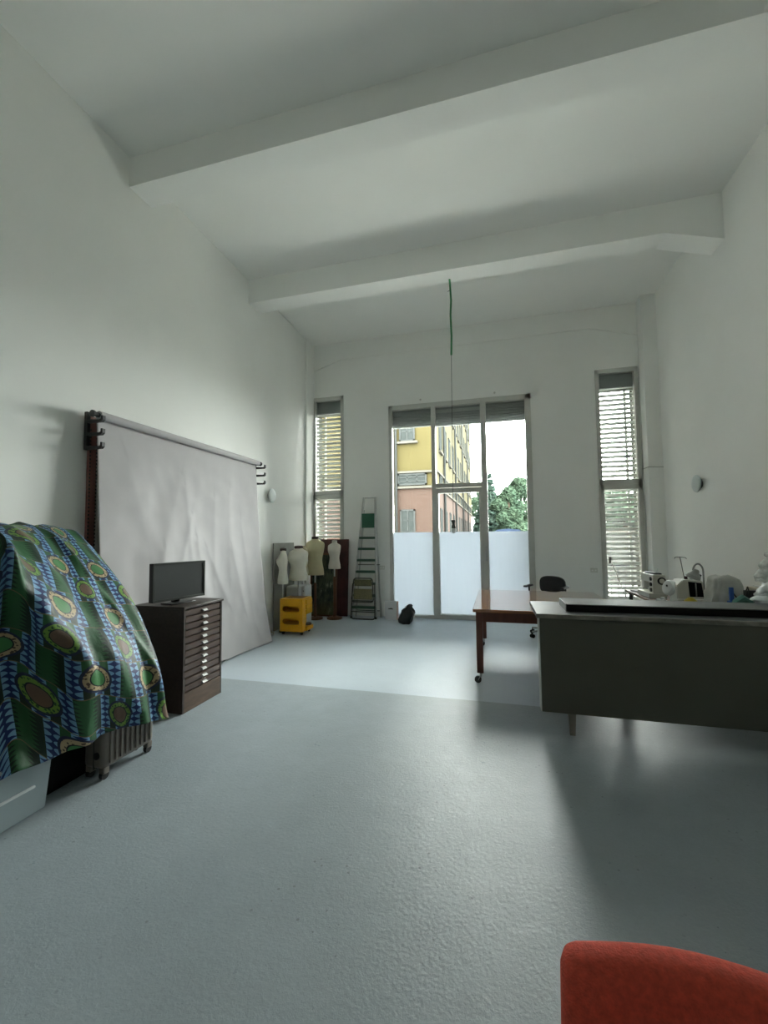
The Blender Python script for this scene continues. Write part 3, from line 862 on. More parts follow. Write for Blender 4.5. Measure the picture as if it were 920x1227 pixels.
# --- flat-file cabinet
def cabinet():
    t = thing('drawer_cabinet', 'dark wooden chest of twelve shallow drawers with metal pulls', 'cabinet', (-2.605, 3.09, 0))
    W, D, Hh = 0.53, 0.525, 0.905        # W along -x, D along +y ; drawers face +x
    b = MB()
    b.box(-W, 0, 0, -0.004, 0.022, Hh - 0.02, bev=0.002); b.box(-W, D - 0.022, 0, -0.004, D, Hh - 0.02, bev=0.002)
    b.box(-W, 0.02, 0.01, -W + 0.02, D - 0.02, Hh - 0.02); b.box(-W + 0.02, 0.02, 0.14, -0.03, D - 0.02, 0.16)
    b.box(-0.30, 0.02, 0.16, -0.28, D - 0.02, Hh - 0.03)
    b.build('body', 'darkwood', t)
    MB().box(-W - 0.005, -0.008, Hh - 0.022, 0.008, D + 0.008, Hh, bev=0.004).build('top', 'darkwood', t)
    bx(-0.03, 0.02, 0.0, -0.004, D - 0.02, 0.165, bev=0.002).build('plinth', 'plinthwood', t)
    z0, z1 = 0.172, Hh - 0.03
    p = (z1 - z0) / 12
    rnd = random.Random(2)
    for i in range(12):
        z = z0 + i * p
        o = bx(-0.30, 0.028, 0.003, -0.006, D - 0.028, p - 0.007, bev=0.003).build('drawer', 'drawerwood', t, loc=(rnd.uniform(-0.006, 0.002), 0, z))
        lip = bx(-0.010, 0.03, p - 0.009, -0.0035, D - 0.03, p - 0.0065).build('top_edge', 'plinthwood', o, smooth=0)
        h = MB(); h.prism([(-0.006, 0.018), (0.018, 0.014), (0.021, 0.019), (0.008, 0.032), (-0.006, 0.035)], 'y', D / 2 - 0.029, D / 2 + 0.029)
        h.build('handle', 'pull', o, smooth=0)
cabinet()

def monitor():
    t = thing('computer_monitor', 'black flat computer monitor standing on the dark drawer cabinet', 'monitor', (-2.835, 3.285, 0.905), math.radians(-11))
    # screen faces +x
    MB().box(-0.075, -0.13, 0.0, 0.075, 0.13, 0.014, bev=0.006).build('base', 'black', t)
    MB().box(-0.055, -0.04, 0.01, -0.03, 0.04, 0.16, bev=0.006).build('neck', 'black', t)
    c = MB().box(-0.03, -0.275, 0.035, 0.015, 0.275, 0.375, bev=0.005).build('casing', 'black', t)
    b = MB()
    for y0, z0, y1, z1 in ((-0.275, 0.035, 0.275, 0.055), (-0.275, 0.358, 0.275, 0.375), (-0.275, 0.035, -0.258, 0.375), (0.258, 0.035, 0.275, 0.375)):
        b.box(0.012, y0, z0, 0.024, y1, z1, bev=0.002)
    b.build('bezel', 'darksteel', t)
    bx(0.0145, -0.262, 0.05, 0.0165, 0.262, 0.362).build('screen', 'screen', t, smooth=0)
    MB().box(-0.055, -0.16, 0.10, -0.03, 0.16, 0.31, bev=0.008).build('rear_housing', 'black', t)
monitor()

# --- cloth covered pile
def covered_pile():
    # rows from top/back to hem; columns from near (off frame) to far
    Y = [0.55, 1.05, 1.45, 1.63, 1.80, 2.05, 2.30, 2.50, 2.62]
    ctrl = []
    def colm(pts): ctrl.append([Vector(p) for p in pts])
    colm([(-3.35, 0.50, 1.50), (-3.00, 0.55, 1.52), (-2.80, 0.62, 1.50), (-2.74, 0.64, 1.15), (-2.72, 0.66, 0.75), (-2.70, 0.66, 0.30)])
    colm([(-3.36, 1.15, 1.55), (-3.12, 1.22, 1.57), (-2.98, 1.28, 1.53), (-2.90, 1.30, 1.15), (-2.78, 1.24, 0.75), (-2.58, 1.14, 0.30)])
    colm([(-3.37, 1.55, 1.58), (-3.10, 1.60, 1.60), (-2.86, 1.66, 1.55), (-2.82, 1.66, 1.15), (-2.70, 1.58, 0.75), (-2.46, 1.47, 0.285)])
    colm([(-3.38, 1.72, 1.60), (-2.95, 1.70, 1.605), (-2.48, 1.62, 1.50), (-2.52, 1.66, 1.15), (-2.66, 1.74, 0.76), (-2.42, 1.66, 0.30)])
    colm([(-3.38, 2.02, 1.605), (-3.05, 1.98, 1.57), (-2.56, 1.82, 1.30), (-2.40, 1.76, 1.08), (-2.52, 1.88, 0.74), (-2.40, 1.86, 0.285)])
    colm([(-3.38, 2.28, 1.61), (-3.12, 2.24, 1.54), (-2.70, 2.12, 1.24), (-2.46, 2.02, 1.00), (-2.30, 2.00, 0.74), (-2.36, 2.08, 0.30)])
    colm([(-3.38, 2.45, 1.61), (-3.17, 2.42, 1.53), (-2.78, 2.34, 1.23), (-2.56, 2.30, 0.98), (-2.36, 2.28, 0.66), (-2.31, 2.30, 0.28)])
    colm([(-3.38, 2.58, 1.61), (-3.21, 2.56, 1.54), (-2.81, 2.52, 1.22), (-2.56, 2.50, 0.93), (-2.36, 2.49, 0.58), (-2.29, 2.48, 0.24)])
    colm([(-3.38, 2.70, 1.56), (-3.26, 2.70, 1.52), (-2.90, 2.68, 1.22), (-2.62, 2.66, 0.90), (-2.42, 2.63, 0.55), (-2.345, 2.61, 0.19)])
    def cr_(p0, p1, p2, p3, t):
        return 0.5 * ((2 * p1) + (p2 - p0) * t + (2 * p0 - 5 * p1 + 4 * p2 - p3) * t * t + (3 * p1 - p0 - 3 * p2 + p3) * t ** 3)
    def sample(arr, t):
        n = len(arr) - 1; x = min(max(t * n, 0), n - 1e-6); i = int(x); f = x - i
        return cr_(arr[max(i - 1, 0)], arr[i], arr[i + 1], arr[min(i + 2, n)], f)
    NU, NV = 180, 120
    grid = []
    for i in range(NU + 1):
        u = i / NU
        row = [sample([ctrl_c[k] for ctrl_c in ctrl], u) for k in range(6)]
        grid.append([sample(row, j / NV) for j in range(NV + 1)])
    # folds: ripples that grow towards the hem plus long diagonal pulls
    P = []
    for i in range(NU + 1):
        u = i / NU
        r = []
        for j in range(NV + 1):
            v = j / NV
            p = grid[i][j]
            a = grid[min(i + 1, NU)][j] - grid[max(i - 1, 0)][j]; c = grid[i][min(j + 1, NV)] - grid[i][max(j - 1, 0)]
            nrm = c.cross(a)
            if nrm.length < 1e-9: nrm = Vector((1, 0, 0))
            nrm.normalize()
            if nrm.x < 0 and v > 0.3: nrm = -nrm
            amp = 0.006 + 0.026 * max(0, v - 0.35)
            d = amp * math.sin(u * 34 + 2.2 * math.sin(v * 3)) + 0.5 * amp * math.sin(u * 61 + v * 4)
            d += 0.016 * noise.noise(Vector((u * 6 - v * 4, v * 3 + u * 2, 1.7)))
            dg = (u - 0.55) * 3.2 - (v - 0.3)
            d += 0.022 * math.exp(-(dg / 0.09) ** 2) * (v < 0.95) + 0.018 * math.exp(-((dg - 0.55) / 0.07) ** 2)
            r.append(p + nrm * d)
        P.append(r)
    vs = [p for r in P for p in r]
    fs = []; uvs = []
    # arc-length uv
    U = [0.0]
    jm = int(NV * 0.72)
    for i in range(NU): U.append(U[-1] + (grid[i + 1][jm] - grid[i][jm]).length)
    uvg = []
    for i in range(NU + 1):
        acc = 0.0; rr = [0.0]
        for j in range(NV): acc += (grid[i][j + 1] - grid[i][j]).length; rr.append(acc)
        uvg.append([(U[i], 3.0 - rr[j]) for j in range(NV + 1)])
    W_ = NV + 1
    me = bpy.data.meshes.new('cloth')
    for i in range(NU):
        for j in range(NV):
            fs.append((i * W_ + j, (i + 1) * W_ + j, (i + 1) * W_ + j + 1, i * W_ + j + 1))
    me.from_pydata(vs, [], fs)
    uv = me.uv_layers.new(name='UVMap')
    for poly in me.polygons:
        for li in poly.loop_indices:
            vi = me.loops[li].vertex_index
            uv.data[li].uv = uvg[vi // W_][vi % W_]
    me.polygons.foreach_set('use_smooth', [True] * len(me.polygons))
    me.materials.append(M['cloth'])
    o = bpy.data.objects.new('patterned_cloth', me); C.objects.link(o)
    sol = o.modifiers.new('thickness', 'SOLIDIFY'); sol.thickness = 0.003
    tag(o, 'green and blue printed cloth with ovals draped over a pile by the left wall', 'cloth')
covered_pile()

def storage_bin():
    t = thing('storage_box', 'milky grey plastic storage box on the floor under the printed cloth', 'storage box', (-2.46, 1.60, 0))
    b = MB()
    y0, y1, W = -0.36, 0.29, 0.42
    # tapered walls, open top, in local coords; front wall faces +x
    def ring(x0, x1, ya, yb, z): return [(x0, ya, z), (x1, ya, z), (x1, yb, z), (x0, yb, z)]
    b.rings([ring(-W + 0.02, -0.015, y0 + 0.02, y1 - 0.02, 0.002), ring(-W, 0.0, y0, y1, 0.30), ring(-W - 0.012, 0.012, y0 - 0.012, y1 + 0.012, 0.30),
             ring(-W - 0.012, 0.012, y0 - 0.012, y1 + 0.012, 0.325), ring(-W, 0.0, y0, y1, 0.325), ring(-W + 0.024, -0.019, y0 + 0.024, y1 - 0.024, 0.008)])
    bmesh.ops.bevel(b.bm, geom=[e for e in b.bm.edges], offset=0.006, segments=2, affect='EDGES')
    b.build('box_body', 'bin', t)
    MB().bar((-0.003, 0.02, 0.155), (-0.003, 0.20, 0.155), 0.016, 0.014, bev=0.005).build('handle', 'whiteplastic', t)
    bx(-W + 0.04, y0 + 0.05, 0.012, -0.06, y1 - 0.06, 0.19, bev=0.02).build('contents', 'grey', t)
storage_bin()

def suitcase():
    t = thing('suitcase', 'taupe ribbed hard-shell suitcase on wheels under the hem of the printed cloth', 'suitcase', (-2.37, 2.34, 0))
    W, y0, y1, z0, z1 = 0.17, -0.20, 0.20, 0.065, 0.44
    b = MB(); b.box(-W, y0, z0, -0.006, y1, z1, bev=0.03, seg=4); b.build('shell', 'suitcase', t)
    first = None
    for k in range(9):
        y = y0 + 0.045 + k * 0.039
        if first is None: first = MB().bar((-0.006, 0, z0 + 0.03), (-0.006, 0, z1 - 0.03), 0.022, 0.014, bev=0.005).build('rib', 'suitcase', t, loc=(0, y, 0))
        else: dup(first, loc=(0, y, 0))
    MB().box(-W / 2 - 0.003, y0 - 0.002, z0 - 0.002, -W / 2 + 0.003, y1 + 0.002, z1 + 0.002, bev=0.001).build('zip', 'darksteel', t)
    MB().lathe([(0.022, 0), (0.022, 0.008), (0.001, 0.01)], n=16).build('corner_stud', 'black', t, loc=(-0.06, y0 + 0.002, 0.15)).rotation_euler = (PI / 2, 0, 0)
    for x in (-0.035, -W + 0.03):
        for y in (y0 + 0.03, y1 - 0.03):
            wh = MB(); wh.cyl((x - 0.012, y, 0.026), (x + 0.012, y, 0.026), 0.026, n=18)
            o = wh.build('wheel', 'rubber', t)
            MB().box(x - 0.02, y - 0.022, 0.034, x + 0.022, y + 0.022, 0.078, bev=0.008).build('wheel_housing', 'suitcase', o)
suitcase()

def dark_gap_filler():  # added black box that keeps the shaded void under the cloth dark
    t = thing('dark_gap_filler', 'made-up black crate filling the shaded gap between the grey storage box and the suitcase', 'crate', (-2.74, 2.02, 0))
    b = MB()
    b.box(-0.22, -0.09, 0.0, 0.16, 0.44, 0.015); b.box(-0.22, -0.09, 0.0, -0.205, 0.44, 0.36, bev=0.003); b.box(0.145, -0.09, 0.0, 0.16, 0.44, 0.36, bev=0.003)
    b.box(-0.22, -0.09, 0.0, 0.16, -0.075, 0.36, bev=0.003); b.box(-0.22, 0.425, 0.0, 0.16, 0.44, 0.36, bev=0.003)
    b.build('crate_body', 'blackedge', t)
    r_ = MB()
    for q in ((-0.23, -0.10, 0.34, -0.20, 0.45, 0.37), (0.14, -0.10, 0.34, 0.17, 0.45, 0.37), (-0.23, -0.10, 0.34, 0.17, -0.07, 0.37), (-0.23, 0.42, 0.34, 0.17, 0.45, 0.37)):
        r_.box(*q, bev=0.006)
    r_.build('rim', 'blackedge', t)
dark_gap_filler()

# ================================================================== BACK LEFT CORNER
def trolley():
    t = thing('storage_trolley', 'yellow plastic rolling storage trolley with oval slots', 'trolley', (-3.06, 6.10, 0))
    # slot side faces -y ; open side faces +x
    W, D, z0, z1 = 0.38, 0.34, 0.05, 0.54
    x0, x1, y0, y1 = -W / 2, W / 2, -D / 2, D / 2
    # front slab with two stadium slots
    b = MB()
    zs = [(0.16, 0.245), (0.35, 0.435)]
    sx0, sx1 = x0 + 0.04, x1 - 0.05
    ya, yb = y0, y0 + 0.02
    for zl, zh in ((z0, zs[0][0]), (zs[0][1], zs[1][0]), (zs[1][1], z1)):
        b.box(x0, ya, zl, x1, yb, zh)
    for zl, zh in zs:
        r = (zh - zl) / 2; zc = (zl + zh) / 2
        for sd, xe, xc in ((-1, x0, sx0 + r), (1, x1, sx1 - r)):
            arc = [(xc + sd * r * math.sin(PI * k / 10), zc + r * math.cos(PI * k / 10)) for k in range(11)]
            b.prism([(xe, zl), (xe, zh)] + arc, 'y', ya, yb)
    b.build('front_panel', 'yellow', t, smooth=0)
    b = MB()   # compartments behind the slots
    b.box(x0, yb, z0, x0 + 0.015, y1, z1); b.box(x0, y0 + 0.25, z0, x1 - 0.06, y0 + 0.262, z1)
    b.box(x0, yb, 0.145, x1 - 0.055, y0 + 0.25, 0.16); b.box(x0, yb, 0.335, x1 - 0.055, y0 + 0.25, 0.35); b.box(x1 - 0.07, yb, z0, x1 - 0.055, y0 + 0.26, z1); b.box(x1 - 0.012, yb, z0, x1, y0 + 0.115, z1)
    b.build('body', 'yellow', t, smooth=0)
    MB().box(x0, y0 - 0.002, z1 - 0.012, x1, y1, z1 + 0.008, bev=0.005).build('top_tray', 'yellow', t)
    bx(x0 + 0.05, y0 + 0.10, z1 + 0.008, x1 - 0.06, y1 - 0.03, z1 + 0.012).build('tray_recess', 'frame_wood', t, smooth=0)
    MB().box(x0 + 0.01, y0 + 0.10, 0.05, x1 + 0.03, y1, 0.115, bev=0.012).build('base_tray', 'yellow', t)
    for k in range(3):
        o = MB().box(x1 - 0.052, y0 + 0.118, 0.30 + k * 0.076, x1 + 0.012, y1 - 0.004, 0.372 + k * 0.076, bev=0.004).build('drawer', 'yellow', t)
    MB().lathe([(0.05, 0), (0.056, 0.02), (0.04, 0.035), (0.001, 0.037)], n=20).build('tray_cup', 'grey', t, loc=(0.165, 0.09, 0.115))
    for x in (x0 + 0.04, x1 - 0.03):
        for y in (y0 + 0.04, y1 - 0.04):
            c = MB(); c.cyl((x - 0.011, y, 0.022), (x + 0.011, y, 0.022), 0.022, n=14); c.box(x - 0.016, y - 0.016, 0.03, x + 0.016, y + 0.016, 0.052)
            c.build('caster', 'rubber', t)
trolley()

def white_case():
    t = thing('air_conditioner', 'white rounded portable unit behind the yellow trolley', 'appliance', (-3.235, 6.60, 0))
    MB().box(-0.195, -0.15, 0.03, 0.08, 0.15, 0.68, bev=0.035, seg=4).build('body', 'whiteplastic', t)
    MB().box(0.082, -0.13, 0.04, 0.15, 0.14, 0.69, bev=0.02, seg=3).build('side_panel', 'whiteplastic', t)
    MB().cyl((0.12, -0.135, 0.60), (0.12, -0.127, 0.60), 0.008, n=10).build('button', 'black', t)
    for x in (-0.15, 0.1):
        for y in (-0.1, 0.1):
            MB().cyl((x, y, 0), (x, y, 0.035), 0.02, n=10).build('foot', 'rubber', t)
white_case()

def bust(name, label, loc, rz, h, halfw, m, z_hip, neck_cap, pole, base, male=False):
    """dress-form torso; front faces -y"""
    t = thing(name, label, 'mannequin', loc, rz, group='dress-form busts')
    prof = [  # t, half width, half depth, forward shift
        (0.00, 0.90, 0.64, 0.00), (0.02, 0.93, 0.67, 0), (0.14, 0.90, 0.66, 0), (0.28, 0.79, 0.56, 0), (0.40, 0.73, 0.50, 0.0), (0.50, 0.78, 0.54, 0.02),
        (0.62, 0.90, 0.66, 0.06), (0.70, 0.96, 0.68, 0.06), (0.78, 1.00, 0.60, 0.03), (0.845, 1.00, 0.50, 0.0), (0.885, 0.93, 0.42, -0.02), (0.918, 0.74, 0.37, -0.03),
        (0.945, 0.52, 0.34, -0.03), (0.965, 0.40, 0.31, -0.03), (1.0, 0.35, 0.29, -0.03)]
    rr = []
    n = 32
    for q, a, bd, fw in prof:
        ring = []
        for k in range(n):
            an = 2 * PI * k / n
            c_, s_ = math.cos(an), math.sin(an)
            x = math.copysign(abs(c_) ** 0.9, c_) * a * halfw
            y = math.copysign(abs(s_) ** 0.9, s_) * bd * halfw * 0.9
            if not male and 0.58 < q < 0.74 and s_ < 0:
                y -= 0.16 * halfw * max(0, math.cos((abs(c_) - 0.45) * 2.6)) * math.sin((q - 0.58) / 0.16 * PI)
            ring.append((x, y - fw * halfw, z_hip + q * h))
        rr.append(ring)
    MB().rings(rr).build('torso', m, t, smooth=60)
    if neck_cap:
        MB().lathe([(0.34 * halfw, -0.01), (0.37 * halfw, 0.0), (0.37 * halfw, 0.022), (0.30 * halfw, 0.034), (0.08 * halfw, 0.038), (0.001, 0.039)], n=18).build('neck_cap', neck_cap, t, loc=(0, 0.03 * halfw, z_hip + h))
    if pole == 'wood':
        MB().cyl((0, 0, z_hip - 0.16), (0, 0, z_hip + 0.05), 0.014, n=12).build('rod', 'ladder', t)
        MB().lathe([(0.030, 0.03), (0.026, 0.08), (0.022, 0.2), (0.026, z_hip - 0.17), (0.02, z_hip - 0.14)], n=16).build('pole', 'polewood', t)
        MB().lathe([(base, 0), (base, 0.022), (base * 0.85, 0.035), (0.04, 0.045), (0.001, 0.046)], n=28).build('base', 'polewood', t)
    else:
        MB().cyl((0, 0, 0.03), (0, 0, z_hip + 0.05), 0.011, n=12).build('pole', 'ladder', t)
        MB().lathe([(base, 0), (base, 0.012), (base * 0.6, 0.03), (0.015, 0.04), (0.001, 0.041)], n=24).build('base', 'darksteel', t)
bust('dress_form', 'white headless bust with dark neck cap standing just behind the yellow trolley', (-3.165, 6.385, 0), -0.35, 0.53, 0.20, 'bustwhite', 0.79, 'darkwood', 'metal', 0.07)
bust('dress_form', 'white bust half hidden at the left wall beside the larger white bust', (-3.298, 6.11, 0), -1.05, 0.53, 0.14, 'bustwhite', 0.76, 'darkwood', 'metal', 0.06)
bust('dress_form', 'cream bust mostly hidden behind the two white busts', (-3.34, 6.90, 0), -0.6, 0.50, 0.15, 'bustcream', 0.84, None, 'metal', 0.08)
bust('dress_form', 'tall cream bust with dark neck knob on a wooden pole by the corner window', (-3.225, 7.19, 0), 0.1, 0.67, 0.178, 'bustcream', 0.80, 'darkwood', 'wood', 0.14)
bust('dress_form', 'small greige child-size bust on a wooden pole in front of the maroon board', (-2.88, 7.28, 0), 0.0, 0.49, 0.125, 'bustgrey', 0.91, 'bustgrey', 'wood', 0.14)

def leaning_boards():
    # maroon board leaning on the window wall
    t = bx(-0.29, 0, 0, 0.29, 0.03, 1.45, bev=0.004).build('leaning_board', 'maroon', None, loc=(-3.005, 7.50, 0.004))
    t.rotation_euler = (-math.radians(3.6), 0, math.radians(0)); tag(t, 'tall dark maroon board leaning against the back wall under the left window', 'board')
    p = thing('framed_painting', 'dark green abstract painting in a brown frame leaning in the corner behind the busts', 'painting', (-3.175, 7.425, 0.004))
    p.rotation_euler = (-math.radians(2.6), 0, 0)
    W, H = 0.27, 1.19
    bx(-W + 0.02, 0.006, 0.02, W - 0.02, 0.02, H - 0.02).build('canvas', 'painting', p, smooth=0)
    b = MB()
    for x0, z0, x1, z1 in ((-W, 0, -W + 0.035, H), (W - 0.035, 0, W, H), (-W, 0, W, 0.03), (-W, H - 0.04, W, H)):
        b.box(x0, 0, z0, x1, 0.03, z1, bev=0.004)
    b.build('frame', 'frame_wood', p)
    g = bx(0, -0.30, 0, 0.02, 0.40, 1.40, bev=0.003).build('leaning_board', 'greyboard', None, loc=(-3.462, 6.40, 0.003))
    g.rotation_euler = (0, -math.radians(0.6), 0); tag(g, 'grey board leaning on the left wall behind the white busts', 'board')
leaning_boards()

def ladder():
    t = thing('step_ladder', 'aluminium step ladder with green treads leaning against the back wall', 'ladder', (-2.36, 7.40, 0))
    H = 2.24
    def at(s, x, dy=0.0):      # point up the slanted front frame
        return (x, 0.0 + 0.20 * s + dy, H * s)
    def hw(s): return 0.235 - 0.122 * s
    cx = lambda s: 0.0 + 0.07 * s
    for sd in (-1, 1):
        MB().bar((cx(0) + sd * hw(0), 0.0, 0.0), (cx(1) + sd * hw(1), 0.2, H), 0.034, 0.045, up=(0, 1, 0), bev=0.004).build('stile', 'ladder', t)
        o = MB().box(-0.016, -0.03, 0, 0.016, 0.03, 0.04, bev=0.005).build('foot', 'rubber', t, loc=(cx(0) + sd * hw(0), 0.0, 0))
    for sd, x in ((-1, -0.20), (1, 0.285)):
        MB().bar((x, 0.15, 0.0), (0.07 + sd * 0.112, 0.215, 2.0), 0.026, 0.026, up=(0, 1, 0), bev=0.003).build('rear_leg', 'ladder', t)
    for z in (0.20, 0.415, 0.63, 0.845, 1.055, 1.265, 1.47):
        s = z / H
        MB().box(cx(s) - hw(s), 0.2 * s - 0.045, z - 0.020, cx(s) + hw(s), 0.2 * s + 0.035, z + 0.024, bev=0.004).build('tread', 'laddergreen', t)
    s = 1.80 / H
    o = MB().box(cx(s) - hw(s) + 0.012, 0.2 * s - 0.04, 1.66, cx(s) + hw(s) - 0.012, 0.2 * s - 0.015, 1.93, bev=0.006).build('platform', 'platform', t)
    MB().bar((cx(1) - hw(1), 0.2, H - 0.01), (cx(1) + hw(1), 0.2, H - 0.01), 0.02, 0.02, bev=0.003).build('top_rail', 'ladder', t)
    for z in (0.97, 0.12):
        MB().cyl((-0.19, 0.165, z), (0.27, 0.165, z), 0.008, n=8).build('brace', 'darksteel', t)
ladder()

def folded_chair():
    t = thing('folding_chair', 'folded dark tubular chair with olive seat panels leaning on the step ladder', 'chair', (-2.34, 7.29, 0))
    def loop(w0, w1, za, zb, ya, yb, r=0.011):
        pts = []
        rad = 0.05
        for k in range(7):
            a = PI + PI / 2 * k / 6
            pts.append((-w0 + rad + rad * math.cos(a), ya, za + rad + rad * math.sin(a)))
        for k in range(7):
            a = 1.5 * PI + PI / 2 * k / 6
            pts.append((w0 - rad + rad * math.cos(a), ya, za + rad + rad * math.sin(a)))
        for k in range(7):
            a = PI / 2 * k / 6
            pts.append((w1 - rad + rad * math.cos(a), yb, zb - rad + rad * math.sin(a)))
        for k in range(7):
            a = PI / 2 + PI / 2 * k / 6
            pts.append((-w1 + rad + rad * math.cos(a), yb, zb - rad + rad * math.sin(a)))
        pts.append(pts[0])
        return MB().tube(pts, r, 8, caps=False)
    loop(0.225, 0.21, 0.012, 0.66, 0.0, 0.05).build('frame', 'darksteel', t)
    loop(0.205, 0.18, 0.32, 0.74, -0.022, 0.02).build('frame', 'darksteel', t)
    MB().box(-0.175, 0.0, 0.36, 0.175, 0.014, 0.55, bev=0.004).build('seat_panel', 'wicker', t)
    MB().box(-0.165, 0.012, 0.60, 0.165, 0.026, 0.72, bev=0.004).build('back_panel', 'wicker', t)
    MB().cyl((-0.20, -0.01, 0.34), (0.20, -0.01, 0.34), 0.009, n=8).build('crossbar', 'darksteel', t)
    MB().cyl((-0.22, 0.01, 0.14), (0.22, 0.01, 0.14), 0.009, n=8).build('crossbar', 'darksteel', t)
folded_chair()

def white_box():
    t = thing('white_carton', 'small white carton with a dark printed mark standing by the glazed door', 'box', (-1.845, 7.40, 0), math.radians(-4))
    MB().box(-0.115, 0, 0, 0.108, 0.10, 0.325, bev=0.003).build('carton', 'card', t)
    bx(0.1085, 0.002, 0.004, 0.112, 0.098, 0.321).build('side_panel', 'cardside', t, smooth=0)
    b = MB(); b.box(-0.055, -0.003, 0.185, 0.045, 0.0, 0.193); b.box(-0.045, -0.003, 0.193, 0.03, 0.0, 0.203); b.box(-0.02, -0.003, 0.203, 0.02, 0.0, 0.208)
    b.build('printed_mark', 'print', t, smooth=0)
white_box()

def bin_bag():
    t = thing('black_bag', 'small shiny black tied bag on the floor before the frosted glass', 'bag', (-1.495, 7.16, 0))
    b = MB(); n = 28; rr = []
    prof = [(0.10, 0.0), (0.125, 0.02), (0.130, 0.07), (0.126, 0.13), (0.115, 0.18), (0.096, 0.22), (0.072, 0.25), (0.052, 0.27), (0.048, 0.285), (0.056, 0.305), (0.02, 0.33)]
    for r, z in prof:
        ring = []
        for k in range(n):
            a = 2 * PI * k / n
            q = r * (1 + 0.45 * noise.noise(Vector((math.cos(a) * 1.5, math.sin(a) * 1.5, z * 10))) + (0.10 * math.sin(a * 9) * min(1, max(0, (z - 0.1) * 6))))
            ring.append((q * math.cos(a) + 0.06 * (z / 0.3) ** 2 - 0.02, q * 0.9 * math.sin(a), z))
        rr.append(ring)
    b.rings(rr).build('bag_body', 'bag', t, smooth=50)
    MB().tube([(0.02, -0.02, 0.275), (0.07, -0.03, 0.25), (0.11, -0.02, 0.19), (0.12, 0.0, 0.14), (0.10, 0.01, 0.17), (0.05, 0.0, 0.27)], 0.007, 6).build('drawstring', 'grey', t)
    MB().box(-0.045, -0.015, 0.26, 0.0, 0.02, 0.29, bev=0.008).build('tag', 'bustgrey', t)
bin_bag()

# --- outlets
def outlet(x, z, label, ox=0.085):
    t = thing('wall_outlet', label, 'outlet', (x, YB, z), group='wall outlets')
    MB().box(-0.055, -0.012, -0.038, 0.055, 0.0, 0.038, bev=0.004).build('plate', 'outlet', t)
    for dx in (-0.025, 0.025):
        MB().cyl((dx, -0.0135, 0), (dx, -0.010, 0), 0.013, n=12).build('socket', 'wall', t)
outlet(-2.075, 0.91, 'white wall outlet between the step ladder and the glazed door')
outlet(1.575, 0.90, 'white wall outlet beside the right slatted window')

# --- pendant
def pendant():
    t = thing('pendant_bulb', 'bare bulb in a dark holder hanging on a long wire from the ceiling beam', 'lamp', (-0.52, 5.60, 5.005))
    MB().tube([(0, 0, 0), (0.008, 0, -0.15), (0.014, 0, -0.30), (0.004, 0, -0.5), (0.012, 0, -0.8), (0.004, 0, -1.06)], 0.013, 8).build('green_sleeve', 'green_cable', t)
    MB().tube([(0.004, 0, -1.05), (-0.004, 0, -2.2), (-0.01, 0, -3.30)], 0.0035, 6).build('wire', 'darksteel', t)
    MB().tube([(-0.03, 0, -0.17), (0.0, 0, -0.155), (0.01, 0, -0.15)], 0.003, 6).build('wire_tail', 'darksteel', t)
    MB().lathe([(0.030, -3.30), (0.032, -3.315), (0.020, -3.335), (0.018, -3.36), (0.026, -3.385), (0.026, -3.41)], n=18).build('bulb_holder', 'darksteel', t, loc=(-0.01, 0, 0))
    MB().lathe([(0.022, -3.405), (0.030, -3.42), (0.033, -3.44), (0.027, -3.462), (0.012, -3.474), (0.001, -3.477)], n=20).build('bulb', 'bulb', t, loc=(-0.01, 0, 0))
pendant()

# ================================================================== RIGHT SIDE
def work_table():
    t = thing('work_table', 'reddish-brown wooden table on casters with a glossy top', 'table', (-0.24, 4.40, 0))
    W, D, H = 1.45, 1.60, 0.75
    MB().box(0, 0, H - 0.032, W, D, H, bev=0.005).build('table_top', 'tabletop', t)
    b = MB(); b.box(0.05, 0.035, H - 0.13, W - 0.05, 0.058, H - 0.032); b.box(0.05, D - 0.058, H - 0.13, W - 0.05, D - 0.035, H - 0.032)
    b.box(0.035, 0.05, H - 0.13, 0.058, D - 0.05, H - 0.032); b.box(W - 0.058, 0.05, H - 0.13, W - 0.035, D - 0.05, H - 0.032)
    b.build('apron', 'tablewood', t, smooth=0)
    for x, sx in ((0.028, 1), (W - 0.028, -1)):
        for y, sy in ((0.028, 1), (D - 0.028, -1)):
            xx, yy = x + sx * 0.033, y + sy * 0.033
            leg = MB().box(xx - 0.033, yy - 0.033, 0.105, xx + 0.033, yy + 0.033, H - 0.032, bev=0.004).build('leg', 'tablewood', t)
            c = MB(); c.cyl((xx, yy, 0.06), (xx, yy, 0.108), 0.012, n=10)
            c.bar((xx - 0.02, yy - 0.012, 0.035), (xx + 0.006, yy - 0.016, 0.085), 0.022, 0.004); c.bar((xx - 0.02, yy + 0.012, 0.035), (xx + 0.006, yy + 0.016, 0.085), 0.022, 0.004)
            o = c.build('caster', 'steel', leg)
            MB().cyl((xx - 0.025, yy - 0.012, 0.034), (xx - 0.025, yy + 0.012, 0.034), 0.034, n=20).build('caster_wheel', 'rubber', leg)
    return t
work_table()

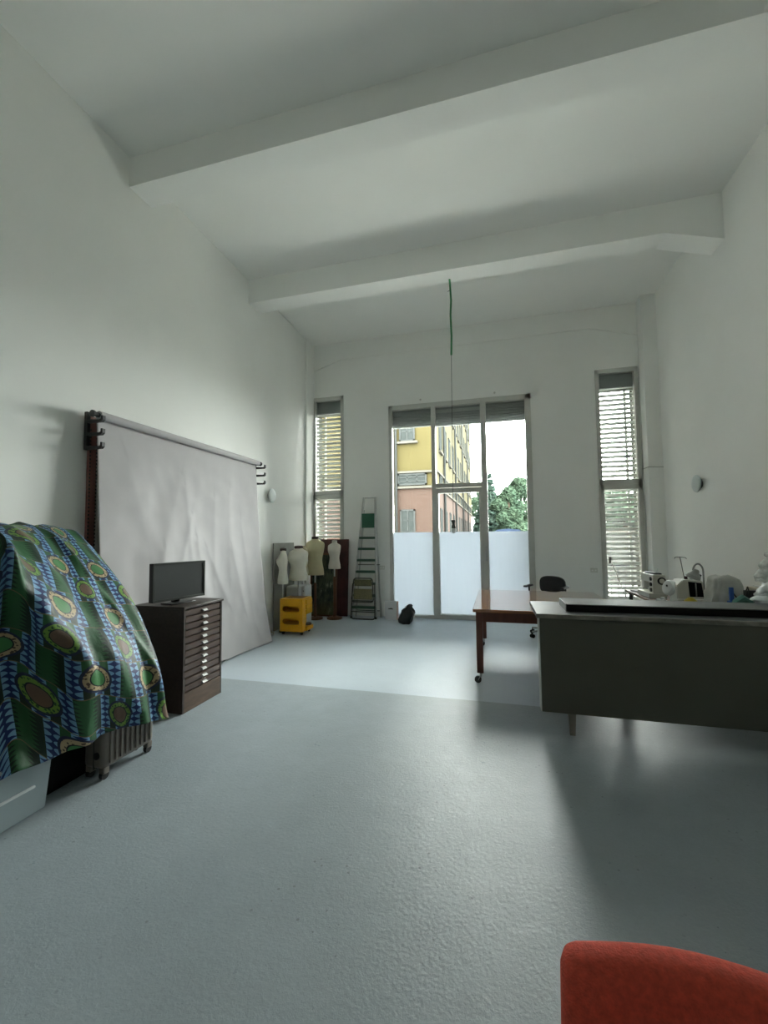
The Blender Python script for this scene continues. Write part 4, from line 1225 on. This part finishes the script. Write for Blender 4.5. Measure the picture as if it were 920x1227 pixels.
def desk():
    t = thing('steel_desk', 'large olive-grey steel desk with a plain back panel at the right', 'desk', (0.30, 3.44, 0))
    W, D, H = 2.05, 0.62, 0.90
    MB().box(-0.012, -0.01, H - 0.034, W, D, H, bev=0.006).build('desk_top', 'desktop', t)
    MB().box(-0.014, -0.014, H - 0.035, W + 0.002, -0.002, H - 0.002, bev=0.004).build('top_edge', 'deskedge', t)
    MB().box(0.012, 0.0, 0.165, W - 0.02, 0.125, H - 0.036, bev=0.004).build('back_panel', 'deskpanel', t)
    bx(0.006, 0.004, 0.168, 0.012, 0.125, H - 0.038).build('side_panel', 'deskside', t, smooth=0)  # paler than the panel: window light on this side put into the colour
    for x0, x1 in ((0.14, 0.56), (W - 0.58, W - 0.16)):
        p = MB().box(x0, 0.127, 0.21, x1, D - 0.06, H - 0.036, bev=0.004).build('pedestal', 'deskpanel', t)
        for k in range(3):
            dr = MB().box(x0 + 0.015, D - 0.06, 0.23 + k * 0.21, x1 - 0.015, D - 0.045, 0.425 + k * 0.21, bev=0.003).build('drawer', 'deskpanel', p)
    for x in (0.225, W - 0.25):
        for y in (0.045, D - 0.10):
            b = MB()
            z1 = 0.17 if y < 0.1 else 0.215
            b.rings([[(x + q * 0.7 * a, y + q * 0.7 * c, 0.0) for a, c in ((-1, -1), (1, -1), (1, 1), (-1, 1))] for q in (0.026,)] +
                    [[(x + 0.026 * a, y + 0.026 * c, z1) for a, c in ((-1, -1), (1, -1), (1, 1), (-1, 1))]])
            b.build('leg', 'deskedge', t, smooth=0)
    s = thing('metal_slab', 'long steel-faced slab with a black front edge lying on the steel desk', 'slab', (0.52, 3.555, 0.9))
    MB().box(0, 0.006, 0.004, 1.78, 0.335, 0.058, bev=0.003).build('slab_body', 'slabtop', s)
    bx(0.006, 0.0, 0.002, 1.775, 0.006, 0.052).build('front_edge', 'blackedge', s, smooth=0)
    bx(-0.004, 0.0, 0.001, 0.0, 0.335, 0.058).build('end_strip', 'card', s, smooth=0)
desk()

def office_chair():
    t = thing('office_chair', 'black swivel office chair with armrests behind the wooden table', 'chair', (0.68, 6.70, 0), math.radians(-25))
    b = MB(); n = 24; rr = []
    for y in (-0.03, -0.022, 0.022, 0.03):
        s = 0.9 if abs(y) > 0.025 else 1.0
        rr.append([(0.05 + 0.19 * s * math.copysign(abs(math.cos(2 * PI * k / n)) ** 0.7, math.cos(2 * PI * k / n)), y + 0.045 * math.cos(2 * PI * k / n) ** 2 + 0.2,
                    0.735 + 0.135 * s * math.copysign(abs(math.sin(2 * PI * k / n)) ** 0.7, math.sin(2 * PI * k / n))) for k in range(n)])
    b.rings(rr).build('backrest', 'black', t, smooth=50)
    MB().box(-0.18, -0.22, 0.44, 0.27, 0.22, 0.51, bev=0.025, seg=3).build('seat', 'black', t)
    MB().tube([(0.05, 0.20, 0.66), (0.05, 0.235, 0.60), (0.05, 0.2, 0.46), (0.05, 0.05, 0.43)], 0.018, 8).build('back_support', 'black', t)
    for sx, x in ((-1, -0.22), (1, 0.31)):
        a = MB().box(x - 0.03, -0.16, 0.715, x + 0.03, 0.10, 0.745, bev=0.01).build('armrest', 'black', t)
        MB().tube([(x, 0.0, 0.72), (x, 0.0, 0.60), (x - sx * 0.04, 0, 0.47), (x - sx * 0.10, 0, 0.45)], 0.013, 8).build('arm_bracket', 'black', a)
    MB().cyl((0.045, 0, 0.09), (0.045, 0, 0.45), 0.026, n=16).build('gas_column', 'chrome', t)
    for k in range(5):
        a = 2 * PI * k / 5 + 0.35
        ex, ey = 0.045 + 0.27 * math.cos(a), 0.27 * math.sin(a)
        leg = MB().bar((0.045, 0, 0.115), (ex, ey, 0.085), 0.035, 0.024, bev=0.006).build('base_leg', 'chrome', t)
        c = MB()
        px_, py_ = -math.sin(a), math.cos(a)
        for q in (-1, 1): c.cyl((ex + px_ * 0.008 * q, ey + py_ * 0.008 * q, 0.028), (ex + px_ * 0.026 * q, ey + py_ * 0.026 * q, 0.028), 0.028, n=14)
        c.cyl((ex, ey, 0.03), (ex, ey, 0.08), 0.01, n=8)
        c.build('caster', 'rubber', leg)
office_chair()

def sewing_table():
    t = thing('sewing_table', 'long brown sewing table along the right wall behind the desk', 'table', (1.70, 4.42, 0))
    MB().box(0, -0.30, 0.71, 0.84, 2.05, 0.74, bev=0.004).build('table_top', 'brownboard', t)
    for x in (0.05, 0.79):
        for y in (-0.2, 1.0, 1.95):
            MB().box(x - 0.02, y - 0.02, 0, x + 0.02, y + 0.02, 0.71, bev=0.003).build('leg', 'darksteel', t)
    return t
sewing_table()
TZ = 0.7405

def sewing_machine():
    t = thing('sewing_machine', 'white domestic sewing machine with a round handwheel near the right window', 'sewing machine', (1.83, 5.60, TZ))
    # long axis +y away from the camera, handwheel end faces -y, front faces -x
    MB().box(-0.10, 0.0, 0, 0.09, 0.42, 0.06, bev=0.008).build('bed', 'machine', t)
    b = MB(); b.box(-0.055, 0.0, 0.055, 0.085, 0.13, 0.275, bev=0.012); b.build('pillar', 'machine', t)
    MB().box(-0.055, 0.10, 0.175, 0.085, 0.42, 0.275, bev=0.012).build('arm', 'machine', t)
    MB().box(-0.05, 0.34, 0.09, 0.075, 0.42, 0.18, bev=0.01).build('needle_head', 'machine', t)
    MB().cyl((0.0, 0.385, 0.062), (0.0, 0.385, 0.10), 0.004, n=8).build('needle_bar', 'chrome', t)
    b = MB(); b.lathe([(0.040, 0), (0.044, 0.006), (0.044, 0.018), (0.036, 0.024), (0.03, 0.02), (0.001, 0.02)], n=28)
    o = b.build('handwheel', 'black', t, loc=(0.035, 0.0, 0.205)); o.rotation_euler = (PI / 2, 0, 0)
    b = MB(); b.lathe([(0.027, 0.018), (0.027, 0.027), (0.001, 0.028)], n=24)
    o2 = b.build('wheel_hub', 'machine', o)
    for y, z in ((0.05, 0.225), (0.05, 0.16), (0.05, 0.095)):
        d = MB(); d.lathe([(0.024, 0), (0.022, 0.014), (0.001, 0.015)], n=18); o = d.build('dial', 'black', t, loc=(-0.055, y, z)); o.rotation_euler = (0, -PI / 2, 0)
    b = MB(); b.box(-0.03, 0.05, 0.27, 0.06, 0.36, 0.292, bev=0.006); b.build('carry_handle', 'black', t)
    MB().cyl((0.05, 0.2, 0.27), (0.07, 0.2, 0.34), 0.004, n=8).build('spool_pin', 'whiteplastic', t)
sewing_machine()

def overlocker():
    t = thing('overlock_machine', 'cream overlock sewing machine with black front recess beneath the gooseneck lamp', 'sewing machine', (1.86, 4.88, TZ))
    b = MB(); b.prism([(-0.10, 0.0), (0.15, 0.0), (0.15, 0.11), (0.13, 0.28), (-0.045, 0.29), (-0.10, 0.23)], 'y', 0.0, 0.20)
    bmesh.ops.bevel(b.bm, geom=b.bm.edges[:], offset=0.008, segments=2, affect='EDGES')
    b.build('body', 'machine', t)
    b = MB(); b.prism([(0.010, 0.125), (0.128, 0.125), (0.112, 0.262), (0.0, 0.275)], 'y', -0.012, 0.01)
    b.build('recess', 'blackedge', t, smooth=0)
    MB().box(-0.10, -0.02, 0, 0.15, 0.02, 0.10, bev=0.008).build('base_plate', 'machine', t)
    MB().cyl((0.062, -0.016, 0.13), (0.060, -0.016, 0.26), 0.006, n=8).build('thread_guide', 'lampgrey', t)
    w_ = MB(); w_.lathe([(0.070, 0), (0.08, 0.012), (0.08, 0.04), (0.065, 0.055), (0.02, 0.058), (0.001, 0.058)], n=28)
    o = w_.build('handwheel', 'whiteplastic', t, loc=(-0.10, 0.13, 0.19)); o.rotation_euler = (0, -PI / 2 * 0.82, 0.35)
    for y, z in ((0.10, 0.22), (0.16, 0.16)):
        MB().box(-0.16, y - 0.012, z - 0.010, -0.15, y + 0.012, z + 0.010, bev=0.003).build('slot', 'black', t)
    MB().cyl((0.03, 0.15, 0.27), (-0.005, 0.15, 0.515), 0.0045, n=8).build('thread_stand', 'lampgrey', t)
    MB().tube([(-0.055, 0.15, 0.495), (-0.05, 0.15, 0.512), (-0.005, 0.15, 0.515), (0.045, 0.15, 0.508), (0.055, 0.15, 0.495)], 0.0035, 6).build('thread_crossbar', 'lampgrey', t)
    for k, mm in enumerate(('maroon', 'whiteplastic')):
        MB().cyl((0.035 + k * 0.05, 0.14, 0.28), (0.035 + k * 0.05, 0.14, 0.315), 0.016, n=12).build('spool', mm, t)
    l = thing('gooseneck_lamp', 'grey gooseneck work lamp bent over the overlock machine', 'lamp', (2.05, 5.02, TZ))
    MB().lathe([(0.045, 0), (0.045, 0.02), (0.02, 0.03), (0.001, 0.031)], n=20).build('base', 'lampgrey', l)
    pts = [(0, 0, 0.02), (0.005, 0, 0.22), (0.0, -0.01, 0.36)]
    for k in range(1, 10):
        a = PI * 0.92 * k / 9
        pts.append((-0.05 + 0.05 * math.cos(a), -0.01 - 0.02 * k / 9, 0.36 + 0.085 * math.sin(a)))
    MB().tube(pts, 0.0085, 8).build('arm', 'lampgrey', l)
    sh = MB(); sh.lathe([(0.018, 0.07), (0.026, 0.06), (0.034, 0.035), (0.060, 0.012), (0.068, -0.022), (0.064, -0.022), (0.055, 0.008), (0.02, 0.03)], n=28)
    o = sh.build('shade', 'lampgrey', l, loc=(-0.095, -0.035, 0.325)); o.rotation_euler = (0.25, 0.35, 0)
    MB().box(0.035, -0.012, -0.008, 0.058, 0.012, 0.032, bev=0.004).build('switch', 'black', o)
overlocker()

def clutter():
    # paper stack and small parts near the first machine
    p = MB().box(-0.12, -0.09, 0, 0.12, 0.09, 0.02, bev=0.003).build('paper_stack', 'card', None, loc=(1.86, 6.22, TZ), smooth=0)
    p.rotation_euler = (0, 0, 0.3); tag(p, 'flat stack of white paper on the sewing table by the window', 'paper')
    b = MB(); b.box(-0.05, -0.07, 0, 0.05, 0.07, 0.012, bev=0.003); b.box(-0.04, -0.055, 0.012, 0.04, 0.055, 0.03, bev=0.005); b.box(0.0, -0.04, 0.03, 0.035, 0.05, 0.05, bev=0.006)
    f = b.build('foot_pedal', 'whiteplastic', None, loc=(1.77, 5.36, TZ)); f.rotation_euler = (0, 0, -0.5); tag(f, 'white plastic foot pedal lying between the two sewing machines', 'pedal')
    t = thing('covered_machine', 'boxy machine under a crumpled white cover next to the gooseneck lamp', 'covered machine', (2.08, 4.68, TZ))
    b = MB(); rr = []
    n = 40
    for z, sx, sy in ((0.0, 0.155, 0.13), (0.03, 0.152, 0.127), (0.06, 0.15, 0.125), (0.10, 0.142, 0.12), (0.14, 0.132, 0.115), (0.18, 0.122, 0.11), (0.22, 0.115, 0.105), (0.26, 0.108, 0.10), (0.29, 0.105, 0.095), (0.32, 0.098, 0.088), (0.335, 0.08, 0.07), (0.345, 0.05, 0.04)):
        ring = []
        for k in range(n):
            a = 2 * PI * k / n
            c_, s_ = math.cos(a), math.sin(a)
            q = 1 + 0.09 * math.sin(a * 7 + z * 9) * (1 - z * 1.5) + 0.16 * noise.noise(Vector((c_ * 3.2, s_ * 3.2, z * 13)))
            ring.append((math.copysign(abs(c_) ** 0.4, c_) * sx * q, math.copysign(abs(s_) ** 0.4, s_) * sy * q, z + 0.010 + 0.008 * math.sin(a * 3)))
        rr.append(ring)
    b.rings(rr).build('cover', 'covercloth', t, smooth=50)
    MB().tube([(-0.02, -0.135, 0.26), (0.01, -0.14, 0.20), (0.06, -0.15, 0.12), (0.12, -0.15, 0.07), (0.17, -0.13, 0.06)], 0.006, 6).build('cable', 'black', t)
    k = MB().box(-0.15, -0.10, 0, 0.15, 0.10, 0.012, bev=0.003).build('tray', 'lampgrey', None, loc=(2.27, 4.62, TZ + 0.335)); 
    bpy.data.objects.remove(k)
    t = thing('open_carton', 'beige cardboard box with folded flaps beside the white covered machine', 'box', (2.40, 4.66, TZ))
    b = MB(); b.box(-0.11, -0.10, 0, 0.14, 0.10, 0.25, bev=0.004); b.build('carton', 'beige', t)
    fl = MB().box(-0.14, -0.13, 0.25, 0.10, 0.0, 0.256).build('flap', 'whiteplastic', t, smooth=0); fl.rotation_euler = (0, 0.14, 0)
    t = thing('black_power_supply', 'small black box standing before the beige carton', 'power supply', (2.20, 4.49, TZ))
    MB().box(-0.055, -0.025, 0, 0.055, 0.02, 0.245, bev=0.006).build('case', 'black', t)
    MB().tube([(-0.03, -0.028, 0.22), (-0.05, -0.05, 0.28), (-0.07, -0.04, 0.22), (-0.075, -0.03, 0.15)], 0.006, 6).build('cable', 'darksteel', t)
    b = MB(); b.box(-0.016, -0.012, 0, 0.016, 0.012, 0.27, bev=0.004); b.box(-0.03, -0.02, 0, 0.03, 0.02, 0.15, bev=0.004)
    o = b.build('blue_clamp', 'blue', None, loc=(2.04, 4.475, TZ)); tag(o, 'upright blue plastic clamp beside the small black box', 'clamp')
    b = MB(); b.tube([(-0.08, 0, 0.03), (-0.04, -0.02, 0.15), (0.0, -0.02, 0.18), (0.05, -0.01, 0.15), (0.12, 0, 0.04)], [0.03, 0.035, 0.04, 0.035, 0.03], 10)
    o = b.build('teal_rag', 'teal', None, loc=(2.08, 4.41, TZ)); tag(o, 'crumpled teal rag lying at the foot of the small black box', 'rag')
    b = MB(); b.lathe([(0.07, 0), (0.075, 0.05), (0.055, 0.10), (0.02, 0.13), (0.001, 0.13)], n=14, sy=0.8)
    o = b.build('yellow_duster', 'yellowcloth', None, loc=(1.835, 4.775, TZ)); tag(o, 'folded yellow duster in front of the overlock machine', 'duster')
clutter()

def film_pile():
    t = thing('packing_film_pile', 'heap of white bubble-wrap rolls and clear film at the right edge of the desk', 'packing film', (2.30, 4.20, TZ))
    t.location = (2.25, 4.10, 0.9)
    rnd = random.Random(9)
    t.location = (2.20, 4.22, TZ + 0.03)
    def roll(a, b_, r, m, name):
        a, b_ = Vector(a), Vector(b_)
        pts, rs = [], []
        for k in range(15):
            f = k / 14
            p = a.lerp(b_, f) + Vector((rnd.uniform(-1, 1), rnd.uniform(-1, 1), rnd.uniform(-1, 1))) * 0.010
            pts.append(p); rs.append(r * (1 + rnd.uniform(-0.22, 0.22)) * min(1, 0.12 + 2.2 * math.sin(PI * min(max(f, 0.02), 0.98))))
        q = MB().tube(pts, rs, 16)
        for v in q.bm.verts:
            f = (v.co - a).dot(b_ - a) / (b_ - a).length_squared
            ax = a.lerp(b_, f)
            d_ = v.co - ax
            v.co = ax + Vector((d_.x, d_.y * 1.5, d_.z * 0.62)) + Vector((0, 0, 0.012 * noise.noise(v.co * 17)))
        q.build(name, m, t, smooth=60)
    def heap(name, m, z0, z1, r0_, r1_, cx0, cx1, seed):
        rr = []; n = 44; K = 16
        for k in range(K + 1):
            f = k / K; z = z0 + (z1 - z0) * f
            ring = []
            for q in range(n):
                a_ = 2 * PI * q / n
                c_, s_ = math.cos(a_), math.sin(a_)
                r = (r0_ + (r1_ - r0_) * f) * (0.55 if k == K else 1)
                r *= 1 + 0.10 * math.sin(k * 1.3 + seed + 2.5 * c_ + s_) + 0.55 * noise.noise(Vector((c_ * 1.4 + seed, s_ * 1.4, z * 9)))
                ring.append((cx0 + (cx1 - cx0) * f + r * c_ * 0.95, 0.08 + r * s_ * 0.62, z + 0.10 * r / r0_ * c_ * (1 if 0 < k else 0) * 0.6 + 0.03 * noise.noise(Vector((c_ * 2, s_ * 2, z * 7 + seed)))))
            rr.append(ring)
        MB().rings(rr).build(name, m, t, smooth=70)
    heap('film_bale', 'whiteplastic', 0.03, 0.36, 0.20, 0.17, 0.12, 0.15, 1.0)
    heap('film_layer', 'film', 0.35, 0.60, 0.19, 0.15, 0.15, 0.18, 2.7)
    heap('film_layer', 'film', 0.59, 0.80, 0.145, 0.10, 0.18, 0.21, 5.1)
    roll((-0.12, -0.10, 0.24), (0.24, -0.06, 0.40), 0.055, 'whiteplastic', 'roll')
    roll((-0.13, 0.02, 0.17), (0.20, -0.08, 0.14), 0.06, 'whiteplastic', 'roll')
film_pile()

# --- orange chair in the foreground
def orange_chair():
    t = thing('upholstered_chair', 'rust-orange fabric chair in the near right foreground', 'chair', (0.36, 0.60, 0))
    b = MB(); n = 17; rr = []
    # padded back: grid of rounded slab, slightly curved; faces -y
    def ring_at(x, z0, z1, yc, th):
        return None
    W = 0.27
    back = MB(); back.box(-W, 0.165, 0.42, W, 0.235, 0.803, bev=0.028, seg=5)
    bmesh.ops.subdivide_edges(back.bm, edges=[e for e in back.bm.edges if abs((e.verts[0].co - e.verts[1].co).x) > 0.2], cuts=12, use_grid_fill=True)
    for v in back.bm.verts:
        k = v.co.x / W
        v.co.y += 0.022 * (1 - k * k) - 0.010
        v.co.z += (0.010 * math.cos(k * 3.0 + 0.9) - 0.004 * (k + 1)) * (1 if v.co.z > 0.6 else 0)
        v.co.y += (v.co.z - 0.6) * 0.05
        v.co.x += 0.006 * (v.co.z - 0.8) * (-1 if k < 0 else 1) * -4 * (abs(k) > 0.8)
    back.build('backrest', 'orange', t, smooth=60, all_smooth=True)
    MB().box(-0.25, -0.25, 0.41, 0.25, 0.17, 0.48, bev=0.025, seg=4).build('seat', 'orange', t)
    for x in (-0.22, 0.22):
        for y in (-0.21, 0.17):
            MB().cyl((x, y, 0.0), (x * 0.94, y * 0.94, 0.42), 0.012, 0.016, n=12).build('leg', 'darksteel', t)
orange_chair()

# loose cable on the floor behind the backdrop edge
o = MB().tube([(-3.44, 5.70, 0.012), (-3.38, 5.78, 0.010), (-3.33, 5.86, 0.009), (-3.36, 5.95, 0.009), (-3.45, 6.00, 0.02)], 0.007, 6).build('loose_cable', 'pipegrey')
tag(o, 'grey cable lying on the floor between the backdrop and the yellow trolley', 'cable')
